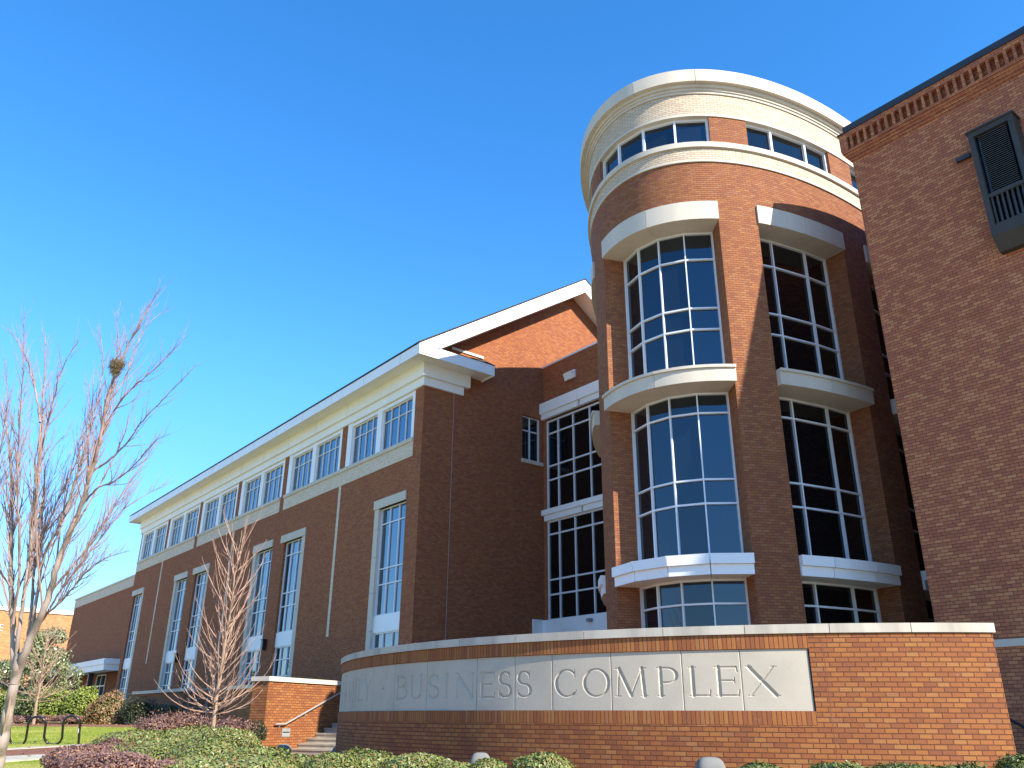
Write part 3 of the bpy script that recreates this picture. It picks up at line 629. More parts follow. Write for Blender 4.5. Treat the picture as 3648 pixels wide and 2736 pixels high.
# carved letters: V grooves pressed into the stone grid
def arcpts(cx_, cy_, rx, ry, a0, a1, n=22): return [(cx_+rx*math.cos(R(a0+(a1-a0)*i/n)), cy_+ry*math.sin(R(a0+(a1-a0)*i/n))) for i in range(n+1)]
TK, TN, SF = 0.080, 0.038, 0.024     # half widths in letter heights
def serif(x, y, w_=0.13): return ([(x-w_, y), (x+w_, y)], [SF, SF])
def vwid(pts, ax=TK, ay=TN):          # thick where the stroke runs vertically
    w_ = []
    for i in range(len(pts)):
        p, q = pts[max(i-1, 0)], pts[min(i+1, len(pts)-1)]; dx, dy = q[0]-p[0], q[1]-p[1]; L = math.hypot(dx, dy) or 1
        w_.append(ay+(ax-ay)*abs(dy/L)**2)
    return w_
def glyph(ch, wd):
    g = []
    def st(p, q, w_): g.append(([p, q], [w_, w_]))
    def cu(pts): g.append((pts, vwid(pts)))
    if ch == 'I': st((wd/2, 0.03), (wd/2, .97), TK); g += [serif(wd/2, .02), serif(wd/2, .98)]
    if ch in 'EFLBP': st((.14, .03), (.14, .97), TK); g += [serif(.13, .02), serif(.13, .98)]
    if ch in 'EL': st((.14, .03), (wd, .03), TN); st((wd-.01, .02), (wd+.03, .2), TN*.9)
    if ch in 'EF': st((.14, .97), (wd-.02, .97), TN); st((wd-.03, .98), (wd, .82), TN*.9); st((.14, .52), (wd-.12, .52), TN); st((wd-.12, .42), (wd-.12, .62), SF)
    if ch == 'P': cu([(.14, .97)]+arcpts(wd*.52, .72, wd*.46, .25, 90, -90)+[(.14, .47)])
    if ch == 'B': cu([(.14, .97)]+arcpts(wd*.5, .755, wd*.38, .215, 90, -90)+[(.14, .54)]); cu([(.14, .54)]+arcpts(wd*.5, .285, wd*.5, .255, 90, -90)+[(.14, .03)])
    if ch == 'O': cu(arcpts(wd/2, .5, wd/2-.03, .48, 0, 360, 48))
    if ch == 'C': cu(arcpts(wd*.55, .5, wd*.52, .48, 48, 312, 40)); st((wd*.93, .98), (wd*.93, .70), SF*1.2); st((wd*.93, .14), (wd*.99, .26), SF)
    if ch == 'S': cu(arcpts(wd*.5, .735, wd*.40, .235, 40, 250, 22)+arcpts(wd*.52, .265, wd*.44, .235, 75, -145, 24)); st((wd*.87, .97), (wd*.87, .74), SF*1.1); st((wd*.06, .03), (wd*.06, .28), SF*1.1)
    if ch == 'U': cu([(.15, .97), (.15, .4)]+arcpts(wd*.5, .36, wd*.5-.15, .33, 180, 360, 22)+[(wd-.15, .97)]); g += [serif(.15, .98), serif(wd-.15, .98)]
    if ch == 'N': st((.13, .02), (.13, .97), TN); st((.12, .97), (wd-.13, .03), TK); st((wd-.13, .98), (wd-.13, .03), TN); g += [serif(.13, .02, .1), serif(.07, .98, .08), serif(wd-.13, .98, .1)]
    if ch == 'M': st((.13, .02), (.2, .97), TN); st((.2, .97), (wd*.5, .05), TK); st((wd*.5, .05), (wd-.2, .97), TN); st((wd-.2, .97), (wd-.13, .02), TK); g += [serif(.13, .02, .1), serif(wd-.13, .02, .12), serif(.14, .98, .1), serif(wd-.14, .98, .1)]
    if ch == 'X': st((.12, .97), (wd-.12, .03), TK); st((wd-.14, .97), (.13, .03), TN); g += [serif(.12, .98, .11), serif(wd-.14, .98, .1), serif(.12, .02, .1), serif(wd-.12, .02, .12)]
    if ch == 'A': st((.12, .02), (wd*.5, .98), TN); st((wd*.5, .98), (wd-.12, .02), TK); st((wd*.25, .34), (wd*.75, .34), TN); g += [serif(.12, .02, .1), serif(wd-.12, .02, .12)]
    if ch == 'Y': st((.12, .97), (wd*.5, .48), TK); st((wd-.12, .97), (wd*.5, .48), TN); st((wd*.5, .5), (wd*.5, .03), TK); g += [serif(.1, .98, .1), serif(wd-.12, .98, .1), serif(wd*.5, .02)]
    if ch == '.': st((wd*.4, .48), (wd*.6, .52), .06)
    return g
LH, LZ = 0.42, 0.35
TXT = [('F', -12.02, -11.76), ('A', -11.64, -11.2), ('M', -11.12, -10.5), ('I', -10.42, -10.26), ('L', -10.14, -9.82), ('Y', -9.72, -9.28), ('.', -8.76, -8.58),
       ('B', -8.10, -7.70), ('U', -7.58, -7.14), ('S', -6.97, -6.65), ('I', -6.52, -6.36), ('N', -6.20, -5.70), ('E', -5.58, -5.25), ('S', -5.14, -4.87), ('S', -4.745, -4.46),
       ('C', -3.98, -3.60), ('O', -3.47, -3.03), ('M', -2.94, -2.40), ('P', -2.25, -1.94), ('L', -1.76, -1.46), ('E', -1.37, -1.04), ('X', -0.92, -0.46)]
segs = []
for ch, a, b in TXT:
    for pts, ws in glyph(ch, (b-a)/LH):
        for i in range(len(pts)-1): segs.append((a+pts[i][0]*LH, LZ+pts[i][1]*LH, a+pts[i+1][0]*LH, LZ+pts[i+1][1]*LH, ws[i]*LH, ws[i+1]*LH))
segs = np.array(segs)
jnt = [-13.4, -12.4, -11.373, -10.263, -9.199, -8.177, -7.02, -5.652, -4.792, -4.043, -2.99, -1.854, -0.983, -0.004]
for a, b in zip(jnt[:-1], jnt[1:]):
    st_ = 0.0075
    nu = int((b-a)/st_); nv = int(0.85/st_)
    U = np.linspace(a+0.003, b-0.003, nu+1); Vv = np.linspace(0.153, 1.004, nv+1); UU, VV = np.meshgrid(U, Vv, indexing='ij'); D = np.zeros_like(UU)
    for x0, z0, x1, z1, w0, w1 in segs:
        wm_ = max(w0, w1)
        if max(x0, x1)+wm_ < a or min(x0, x1)-wm_ > b: continue
        dx, dz = x1-x0, z1-z0; LL = dx*dx+dz*dz+1e-12
        t_ = np.clip(((UU-x0)*dx+(VV-z0)*dz)/LL, 0, 1); dist = np.hypot(UU-x0-t_*dx, VV-z0-t_*dz)
        D = np.maximum(D, np.clip((w0+(w1-w0)*t_-dist)*1.15, 0, 0.024))
    rg = np.random.default_rng(3); D = D+(D > 0.004)*rg.uniform(-0.0025, 0.0025, D.shape)
    edge = np.minimum(UU-a, b-UU); D = D+np.clip(0.012-edge, 0, 0.01)*0.8
    th = (UU+S0)/CR; rr = CR-0.022-D
    P = np.stack([CX+rr*np.cos(th), CY+rr*np.sin(th), VV], -1).reshape(-1, 3)
    base = world_loc(sign); idx = np.arange((nu+1)*(nv+1)).reshape(nu+1, nv+1)
    Q = np.stack([idx[:-1, :-1], idx[1:, :-1], idx[1:, 1:], idx[:-1, 1:]], -1).reshape(-1, 4)
    me = bpy.data.meshes.new('stone_panel'); me.from_pydata((P-base).tolist(), [], Q.tolist()); me.materials.append(M['stone']); me.update()
    o = bpy.data.objects.new('stone_panel', me); COL.objects.link(o); o.parent = sign
mb = MB(); us = arc(SL, 0.01, 0.2)
for x0, x1 in zip(us[:-1], us[1:]): mb.face([sg(x0, .15, .058), sg(x1, .15, .058), sg(x1, 1.01, .058), sg(x0, 1.01, .058)])
mb.build('panel_backing', M['coping'], sign)

# ------------------------------------------------------------------ steps, their cheek wall and handrail
PL = np.array([-23.144, 9.886, 0.0]); DW = np.array([-0.42325, 0.90601, 0.0]); PW = np.array([0.90601, 0.42325, 0.0])
def cw(a, b, z): return PL+DW*a+PW*b+np.array([0, 0, z])
def cbox(mb, a0, a1, b0, b1, z0, z1): mb.hexa([cw(a0, b1, z0), cw(a0, b0, z0), cw(a1, b0, z0), cw(a1, b1, z0), cw(a0, b1, z1), cw(a0, b0, z1), cw(a1, b0, z1), cw(a1, b1, z1)][::1])
SW = 1.14
swall = thing('step_wall', 'sunlit orange brick cheek wall with white cap beside the concrete steps', 'wall', cw(2, -0.2, -1.0)*SW)
mb = MB(SW); cbox(mb, 0, 9, -0.55, 0, -1.6, 0.955); mb.build('brick_wall', M['brick_sign'], swall)
mb = MB(SW)
for a0, a1 in ((-0.05, 1.4), (1.408, 2.9), (2.908, 9)): cbox(mb, a0, a1, -0.6, 0.05, 0.957, 1.081)
mb.build('cap_stone', M['lime'], swall)
mb = MB(SW); mb.tube([cw(0.36, 0.09, -0.14), cw(0.75, 0.09, -0.14), cw(2.38, 0.09, 0.47), cw(4.6, 0.09, 1.3)], 0.024, 8)
for a, z in ((0.55, -0.14), (1.6, 0.18), (3.2, .78)): mb.tube([cw(a, 0.0, z-0.09), cw(a, 0.06, z-0.09), cw(a, 0.09, z-0.01)], 0.009, 6)
mb.build('handrail', M['steel'], swall)
mb = MB(SW); a0, a1, z0, z1 = 0.74, 1.08, -0.47, -0.255
cbox(mb, a0, a1, 0.0, 0.014, z0, z0+0.035); cbox(mb, a0, a1, 0.0, 0.014, z1-0.085, z1); cbox(mb, a0, a0+0.03, 0.0, 0.013, z0+0.035, z1-0.085); cbox(mb, a1-0.03, a1, 0.0, 0.013, z0+0.035, z1-0.085)
mb.hexa([cw(a0+.03, 0.013, z0+.035), cw(a0+.03, 0.001, z0+.035), cw(a1-.03, 0.001, z0+.035), cw(a1-.03, 0.013, z0+.035), cw(a0+.03, 0.003, z0+.1), cw(a0+.03, 0.001, z0+.1), cw(a1-.03, 0.001, z0+.1), cw(a1-.03, 0.003, z0+.1)])
mb.build('step_light', M['grey'], swall)
mb = MB(SW); cbox(mb, a0+.03, a1-.03, 0.0005, 0.002, z0+0.1, z1-0.085); mb.build('light_slot', M['void'], swall)  # flat strip, the dark of the slot put into its colour
steps = MB(SW)
for i in range(12):
    z1 = -0.77+0.13*i; a = 1.11+0.366*i; 
    cbox(steps, a, a+0.366+(6 if i == 11 else 0.02), 0.01, 6.0, -1.7, z1-0.045); cbox(steps, a-0.02, a+0.366+(6 if i == 11 else 0.0), 0.011, 6.0, z1-0.044, z1)
o = steps.build('concrete_steps', M['step'], origin=cw(2, 2, -1)*SW); setp(o, 'weathered concrete steps climbing behind the left end of the curved sign', 'steps')

# ------------------------------------------------------------------ terrace wall and railing before the hall
tw = thing('terrace_wall', 'low dark brick terrace wall with pale cap in front of the hall', 'wall', np.array([-42, 14, -0.8])*SH)
mb = MB(SH); mb.box(-50.6, -42.4, 14, 14.4, -3, 1.16); mb.box(-37.2, -31, 14, 14.4, -3, 1.12); mb.box(-42.6, -42.4, 14.4, 17.5, -3, 1.0); mb.box(-70, -50.6, 14.6, 14.9, -3, 0.2); mb.build('brick_wall', M['brick'], tw)
mb = MB(SH)
for a, b in ((-50.7, -48.6), (-48.59, -46.4), (-46.39, -44.3), (-44.29, -42.3)): mb.box(a, b, 13.9, 14.5, 1.16, 1.30)
for a, b in ((-37.3, -35), (-34.99, -32.6), (-32.59, -31)): mb.box(a, b, 13.9, 14.5, 1.12, 1.26)
mb.build('cap_stone', M['lime'], tw)
rl = thing('terrace_railing', 'thin grey pipe railing along the terrace before the hall', 'railing', np.array([-55, 14.3, 0])*SH)
mb = MB(SH)
for (a, b, y) in ((-66, -50.7, 14.2), (-42.3, -37.3, 14.2)):
    for z in (1.22, 0.82, 0.45): mb.tube([(a, y, z), (b, y, z)], 0.022 if z > 1 else 0.012, 5)
mb.build('rails', M['grey'], rl)
for (a, b, y) in ((-66, -50.7, 14.2), (-42.3, -37.3, 14.2)):
    k = max(2, int((b-a)/1.8))
    for i in range(k+1):
        mb = MB(SH); xx = a+(b-a)*i/k; mb.tube([(xx, y, -0.6), (xx, y, 1.22)], 0.022, 5); mb.build('post', M['grey'], rl)

# ------------------------------------------------------------------ black stair rail at the far right
mb = MB(); q0, q1 = at(3530, 2528, 16.5), at(3720, 2628, 15.2)
mb.tube([q0, q1], 0.03, 8); mb.tube([q1, q1+np.array([0, 0, -1.0])], 0.022, 6); mb.tube([q0, q0+np.array([0, 0, -1.2])], 0.022, 6)
setp(mb.build('stair_rail', M['black'], origin=q0), 'black stair handrail half hidden past the right end of the sign', 'handrail')

# ------------------------------------------------------------------ floodlights
def flood(px, py, zc, wd, ht, label, turn=0.0):
    p = at(px, py, zc); g = gz(p[0], p[1]); p = np.array([p[0], p[1], p[2]-ht*0.5])
    t = thing('floodlight', label, 'floodlight', (p[0], p[1], g), 'grey ground floodlights along the sign')
    ca, sa = math.cos(turn), math.sin(turn); ex = RH*ca+FH*sa; ey = -RH*sa+FH*ca
    mb = MB(); nu, nv = 18, 9; G = []
    for j in range(nv+1):
        a = math.pi/2*j/nv; row = []
        for i in range(nu):
            b = 2*math.pi*i/nu; cx_ = abs(math.cos(b))**0.6*math.copysign(1, math.cos(b)); sx_ = abs(math.sin(b))**0.6*math.copysign(1, math.sin(b))
            k = math.cos(a)**0.55; row.append(p+ex*(wd/2*cx_*k)+ey*(wd*0.38*sx_*k)+UP*(ht*math.sin(a)))
        G.append(row)
    for j in range(nv):
        for i in range(nu): mb.face([G[j][i], G[j][(i+1) % nu], G[j+1][(i+1) % nu], G[j+1][i]])
    mb.build('housing', M['lamp_grey'], t, smooth=50)
    mb = MB(); mb.tube([np.array([p[0], p[1], g-0.1]), p+UP*0.02], 0.04, 8); mb.build('post', M['grey'], t)
    mb = MB(); mb.hexa([p+ex*a*wd*.42+ey*b+UP*c for c in (0.02, ht*.55) for a, b in ((-1, wd*.34), (1, wd*.34), (1, wd*.39), (-1, wd*.39))]); mb.build('lens', M['glass_dark'], t)
flood(1010, 2672, 24.0, 0.48, 0.33, 'grey domed floodlight by the lit cheek wall beside the steps')
flood(1203, 2680, 19.6, 0.32, 0.24, 'grey domed floodlight at the foot of the steps left of the sign')
flood(1712, 2712, 13.2, 0.36, 0.26, 'grey domed floodlight under the shaded brickwork of the sign')
flood(2530, 2724, 11.6, 0.42, 0.20, 'grey flat topped floodlight under the word COMPLEX')
flood(3480, 2708, 11.5, 0.42, 0.24, 'grey floodlight behind leaves at the right end of the sign')

# ------------------------------------------------------------------ bicycle rack
q = lambda x, y: at(x/3.805, 2300+y/3.805, 25.8)
pts = []
for a, b in ((1060, 1400), (1075, 1180), (1084, 1080)): pts.append(q(a, b))
def arch(cx_, top, xr_, xl_, yb, n=9): return [q(cx_+(xr_-xl_)/2*math.cos(R(10+160*i/n)), yb-(yb-top)*math.sin(R(10+160*i/n))) for i in range(n+1)]
def sag(cx_, bot, xr_, xl_, yb, n=9): return [q(cx_+(xr_-xl_)/2*math.cos(R(10+160*i/n)), yb+(bot-yb)*math.sin(R(10+160*i/n))) for i in range(n+1)]
pts += arch(970, 955, 1088, 855, 1075)+sag(720, 1348, 845, 595, 1215)+arch(503, 965, 625, 385, 1075)+sag(240, 1362, 372, 140, 1225)+arch(20, 970, 138, -100, 1080)+sag(-220, 1370, -105, -340, 1225)+[q(-345, 1100)]
mb = MB(); mb.tube(pts, 0.036, 10)
rk = mb.build('bike_rack', M['black'], origin=q(500, 1400), smooth=60); setp(rk, 'black wave shaped steel bicycle rack by the brick path', 'bicycle rack')
mb = MB(); mb.tube([q(1069, 1175), q(1073, 1120)], 0.0375, 10); tp = mb.build('sticker', M['white'], rk, smooth=60)
mb = MB(); mb.tube([q(160, 1330), q(95, 1455)], 0.03, 8); mb.build('foot', M['black'], rk, smooth=60)

# ------------------------------------------------------------------ plants
def leafs(mb, pts, nrm, size, rnd, aspect=0.5):
    for p, n in zip(pts, nrm):
        n = n+np.array([rnd.gauss(0, .55), rnd.gauss(0, .55), rnd.gauss(0, .55)]); n /= np.linalg.norm(n)
        a = np.cross(n, np.array([rnd.gauss(0, 1), rnd.gauss(0, 1), rnd.gauss(0, 1)])); a /= max(1e-6, np.linalg.norm(a)); b = np.cross(n, a)
        L = size*rnd.uniform(.6, 1.25); i = len(mb.v)
        mb.v += [p-a*L*.5, p+b*L*aspect*.5, p+a*L*.5, p-b*L*aspect*.5]; mb.f.append((i, i+1, i+2, i+3)); mb.uv += [(0, 0)]*4; mb.mi.append(mb.cur)
def shrub(c, rx, ry, rz, n, size, lm_, label, group=None, seed=1, name='shrub', cat='shrub', aspect=0.5, spiky=0.0, core='core', up=0.15):
    rnd = random.Random(seed); c = np.asarray(c, float)
    lob = [(rnd.uniform(0, 2*math.pi), rnd.uniform(-.1, 1.2), rnd.uniform(.10, .26), rnd.uniform(.25, .5)) for _ in range(9)]
    def rad(d):
        k = 0.84
        for a, e, h, w_ in lob:
            v = np.array([math.cos(a)*math.cos(e), math.sin(a)*math.cos(e), math.sin(e)]); k += h*math.exp(-(1-v@d)/(w_*w_*.7))
        return k
    mb = MB(); P = []; Nn = []
    # solid core, its dark colour stands in for shade between the leaves
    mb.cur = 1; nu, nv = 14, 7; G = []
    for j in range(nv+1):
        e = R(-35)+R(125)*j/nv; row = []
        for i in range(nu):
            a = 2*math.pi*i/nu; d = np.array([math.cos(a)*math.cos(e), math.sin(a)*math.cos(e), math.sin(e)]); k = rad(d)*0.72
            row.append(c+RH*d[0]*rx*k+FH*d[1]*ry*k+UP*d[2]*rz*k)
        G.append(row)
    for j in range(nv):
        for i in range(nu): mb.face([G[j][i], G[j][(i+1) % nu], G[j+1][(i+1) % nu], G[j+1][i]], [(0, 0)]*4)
    mb.cur = 0
    for _ in range(n):
        a = rnd.uniform(0, 2*math.pi); e = math.asin(rnd.uniform(-.45, 1)); d = np.array([math.cos(a)*math.cos(e), math.sin(a)*math.cos(e), math.sin(e)])
        k = rad(d)*(rnd.uniform(.70, 1.0)**0.5+ (abs(rnd.gauss(0, spiky)) if spiky else 0)+rnd.gauss(0, .025))
        P.append(c+RH*d[0]*rx*k+FH*d[1]*ry*k+UP*d[2]*rz*k); Nn.append(RH*d[0]+FH*d[1]+UP*(d[2]+up))
    leafs(mb, P, Nn, size, rnd, aspect)
    b = np.array([c[0], c[1], gz(c[0], c[1])])
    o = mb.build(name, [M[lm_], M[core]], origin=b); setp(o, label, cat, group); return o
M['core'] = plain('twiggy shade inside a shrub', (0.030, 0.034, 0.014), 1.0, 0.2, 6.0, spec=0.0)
M['core_p'] = plain('purple brown shade inside a shrub', (0.055, 0.030, 0.028), 1.0, 0.2, 6.0, spec=0.0)
M['l_haw'] = leafmat('glossy hedge leaf', [(0.07, 0.11, 0.02), (0.13, 0.17, 0.035), (0.17, 0.22, 0.05), (0.22, 0.26, 0.07), (0.13, 0.16, 0.045), (0.20, 0.22, 0.06), (0.26, 0.14, 0.05), (0.19, 0.19, 0.06)], 0.42, 0.45)
M['l_purple'] = leafmat('purple loropetalum leaf', [(0.13, 0.065, 0.060), (0.19, 0.10, 0.085), (0.16, 0.085, 0.085), (0.24, 0.14, 0.105), (0.30, 0.15, 0.07)], 0.5, 0.4)
M['l_yellow'] = leafmat('yellow green leaf', [(0.12, 0.17, 0.02), (0.22, 0.27, 0.03), (0.30, 0.33, 0.05), (0.16, 0.20, 0.03)], 0.45)
M['l_azalea'] = leafmat('bronze azalea leaf', [(0.14, 0.15, 0.04), (0.19, 0.17, 0.055), (0.30, 0.14, 0.06), (0.22, 0.20, 0.08), (0.40, 0.13, 0.07)], 0.5)
M['l_dark'] = leafmat('dark evergreen leaf', [(0.018, 0.028, 0.010), (0.03, 0.045, 0.015), (0.05, 0.06, 0.02)], 0.45)
M['l_olive'] = leafmat('olive leaf', [(0.06, 0.085, 0.02), (0.10, 0.13, 0.03), (0.15, 0.17, 0.045)], 0.45)
M['l_mag'] = leafmat('glossy magnolia leaf', [(0.10, 0.14, 0.05), (0.16, 0.21, 0.08), (0.24, 0.28, 0.12), (0.26, 0.24, 0.13), (0.32, 0.35, 0.20)], 0.25, 0.8)

def S_(px, py, zc, wpx, hpx, n, size, lm_, label, group=None, seed=1, ry=None, **kw):
    c = at(px, py, zc); rx = wpx/2/F_PX*zc; rz = hpx*0.62/F_PX*zc
    return shrub(c-UP*rz*0.35, rx, ry or rx*0.8, rz, n, size, lm_, label, group, seed, **kw)
HG = 'clipped mounds of glossy green hedge before the steps'
mounds = [(470, 2640, 17.0, 260, 90), (640, 2632, 18.0, 280, 95), (800, 2635, 17.5, 260, 90), (580, 2680, 14.6, 300, 110), (760, 2690, 14.0, 300, 110), (910, 2700, 13.4, 260, 95), (730, 2730, 11.6, 330, 100), (930, 2738, 11.4, 320, 100), (1060, 2726, 12.4, 240, 80)]
mlab = ['clipped green mound at the left rear of the hedge bed, beside the lawn', 'clipped green mound at the rear of the hedge bed, left of the sapling trunk', 'clipped green mound at the rear of the hedge bed, at the sapling foot', 'clipped green mound at mid bed behind the purple front shrubs', 'clipped green mound at the centre of the hedge bed', 'clipped green mound just below the lit cheek wall', 'clipped green mound at the front edge beside the purple shrubs', 'clipped green mound at the bottom edge below the cheek wall', 'clipped green mound at the foot of the steps']
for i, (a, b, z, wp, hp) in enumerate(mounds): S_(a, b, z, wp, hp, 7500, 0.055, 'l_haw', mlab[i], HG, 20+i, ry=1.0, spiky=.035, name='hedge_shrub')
FG = 'low green shrubs along the foot of the sign'
front = [(1180, 2722, 11.0, 210, 80, 'rounded green shrub below the left end of the sign'), (1310, 2716, 11.2, 220, 75, 'rounded green shrub below the word FAMILY'), (1470, 2718, 10.8, 230, 78, 'rounded green shrub below the letters BUS'), (1620, 2738, 10.5, 160, 50, 'low green shrub in front of the domed floodlight'), (1745, 2732, 10.4, 130, 50, 'low green shrub right of the domed floodlight'), (1930, 2722, 10.3, 230, 75, 'rounded green shrub below the letters ESS')]
for i, (a, b, z, wp, hp, lb_) in enumerate(front): S_(a, b, z, wp, hp, 4500, 0.05, 'l_haw', lb_, FG, 50+i, spiky=.05, name='sign_shrub')
front2 = [(2690, 2752, 9.8, 190, 60, 'sparse bright green shrub below the letters PL'), (2990, 2748, 9.8, 240, 62, 'sparse bright green shrub below the movement joint of the sign'), (3240, 2750, 9.8, 230, 60, 'sparse bright green shrub left of the right hand floodlight'), (3420, 2750, 9.8, 190, 52, 'sparse bright green shrub in front of the right hand floodlight'), (3640, 2732, 10.2, 130, 70, 'sparse bright green shrub in the bottom right corner')]
for i, (a, b, z, wp, hp, lb_) in enumerate(front2): S_(a, b, z, wp, hp, 2600, 0.05, 'l_olive', lb_, FG, 70+i, spiky=.12, name='sign_shrub')
PG = 'purple leaved shrubs at the bottom left'
pur = [(280, 2692, 13.0, 240, 90, 'purple brown shrub nearest the bicycle rack'), (420, 2672, 14.5, 190, 70, 'purple brown shrub in front of the left hedge mound'), (430, 2728, 11.0, 330, 95, 'purple brown shrub with orange fallen leaves at the bottom edge'), (590, 2735, 11.0, 160, 70, 'small purple brown shrub against the front green mound')]
for i, (a, b, z, wp, hp, lb_) in enumerate(pur): S_(a, b, z, wp, hp, 7000, 0.04, 'l_purple', lb_, PG, 90+i, spiky=.05, core='core_p', aspect=0.6, name='purple_shrub')
S_(645, 2572, 24.0, 200, 70, 2300, 0.06, 'l_purple', 'wispy purple shrub left of the sapling trunk', 'purple shrubs behind the hedge mounds', 101, core='core_p', spiky=.3, name='purple_shrub')
S_(560, 2580, 23.0, 130, 50, 2200, 0.06, 'l_purple', 'low purple shrub at the lawn end of the rear bed', 'purple shrubs behind the hedge mounds', 102, core='core_p', spiky=.3, name='purple_shrub')
S_(815, 2582, 24.0, 160, 50, 1700, 0.06, 'l_purple', 'wispy purple shrub right of the sapling trunk', 'purple shrubs behind the hedge mounds', 103, core='core_p', spiky=.3, name='purple_shrub')
S_(905, 2600, 24.5, 110, 80, 2500, 0.05, 'l_dark', 'dark shaded shrub against the cheek wall', None, 104)
S_(20, 2508, 38, 125, 130, 2600, 0.10, 'l_yellow', 'yellow green shrub left of the leaning trunk', 'yellow green shrubs beyond the lawn', 110)
S_(105, 2508, 38, 150, 135, 3200, 0.10, 'l_olive', 'olive green shrub right of the leaning trunk', None, 111)
S_(205, 2505, 38, 170, 135, 3600, 0.10, 'l_yellow', 'yellow green shrub above the middle of the bicycle rack', 'yellow green shrubs beyond the lawn', 112)
S_(297, 2500, 37.5, 130, 155, 3800, 0.10, 'l_yellow', 'bright yellow green shrub beside the bronze azalea', 'yellow green shrubs beyond the lawn', 113)
S_(390, 2515, 37, 150, 140, 4200, 0.09, 'l_azalea', 'bronze azalea with reddish leaves beyond the lawn', None, 114)
S_(495, 2532, 36.5, 150, 90, 3200, 0.09, 'l_dark', 'dark evergreen shrub right of the bronze azalea', None, 115)
S_(600, 2535, 36, 120, 70, 2200, 0.09, 'l_dark', 'dark evergreen shrub below the terrace wall', None, 116)
for i, (a, lb_) in enumerate(((70, 'low purple hedge left end under the yellow green shrubs'), (150, 'low purple hedge middle under the yellow green shrubs'), (245, 'low purple hedge right end below the bright yellow green shrub'))):
    S_(a, 2558, 36.2, 110, 26, 1800, 0.07, 'l_purple', lb_, 'low purple hedge beyond the lawn', 120+i, core='core_p', name='purple_shrub')

# trees ---------------------------------------------------------------
M['bark'] = plain('pale grey brown bark', (0.36, 0.285, 0.235), 0.85, 0.2, 5.0, streak=True, bmp=0.5)
M['bark2'] = plain('tan young bark', (0.42, 0.30, 0.21), 0.8, 0.14, 7.0, bmp=0.2)
M['twig'] = plain('purplish brown twig', (0.38, 0.255, 0.21), 0.8, 0.2, 5.0)
M['twig2'] = plain('reddish tan twig', (0.46, 0.29, 0.21), 0.8, 0.2, 5.0)
def interp_poly(pts, n):
    P = np.array(pts, float)
    for _ in range(3):                                   # corner cutting keeps limbs smooth
        Q = [P[0]]
        for a, b in zip(P[:-1], P[1:]): Q += [a*.75+b*.25, a*.25+b*.75]
        P = np.array(Q+[P[-1]])
    L = np.r_[0, np.cumsum(np.linalg.norm(np.diff(P, axis=0), axis=1))]
    t = np.linspace(0, L[-1], n); return np.stack([np.interp(t, L, P[:, k]) for k in range(P.shape[1])], 1), t/L[-1]
def twigs(mb, P, rad, rnd, depth, length, spread, upw, every):
    """side shoots along a limb P with radii rad"""
    n = len(P)
    for i in range(1, n-1):
        if rnd.random() > every: continue
        t = P[min(i+1, n-1)]-P[i-1]; t /= np.linalg.norm(t)
        s = np.array([rnd.gauss(0, 1), rnd.gauss(0, 1), rnd.gauss(0, 1)]); s -= t*(s@t); s /= np.linalg.norm(s)
        ang = rnd.uniform(.35, 1.0)*spread; d = t*math.cos(ang)+s*math.sin(ang); L = length*rnd.uniform(.4, 1.1)*(1-0.45*i/n)
        m = 5; Q = [P[i]]; 
        for k in range(m):
            d = d+UP*upw+np.array([rnd.gauss(0, .07) for _ in range(3)]); d /= np.linalg.norm(d); Q.append(Q[-1]+d*L/m)
        r0 = min(rad[i]*.6, 0.004+L*.009); rr = [r0*(1-.8*k/m) for k in range(m+1)]
        mb.tube(Q, rr, 4 if r0 < .012 else 5, cap=False)
        if depth > 0: twigs(mb, np.array(Q), rr, rnd, depth-1, L*.5, spread*1.05, upw*.8, .75)
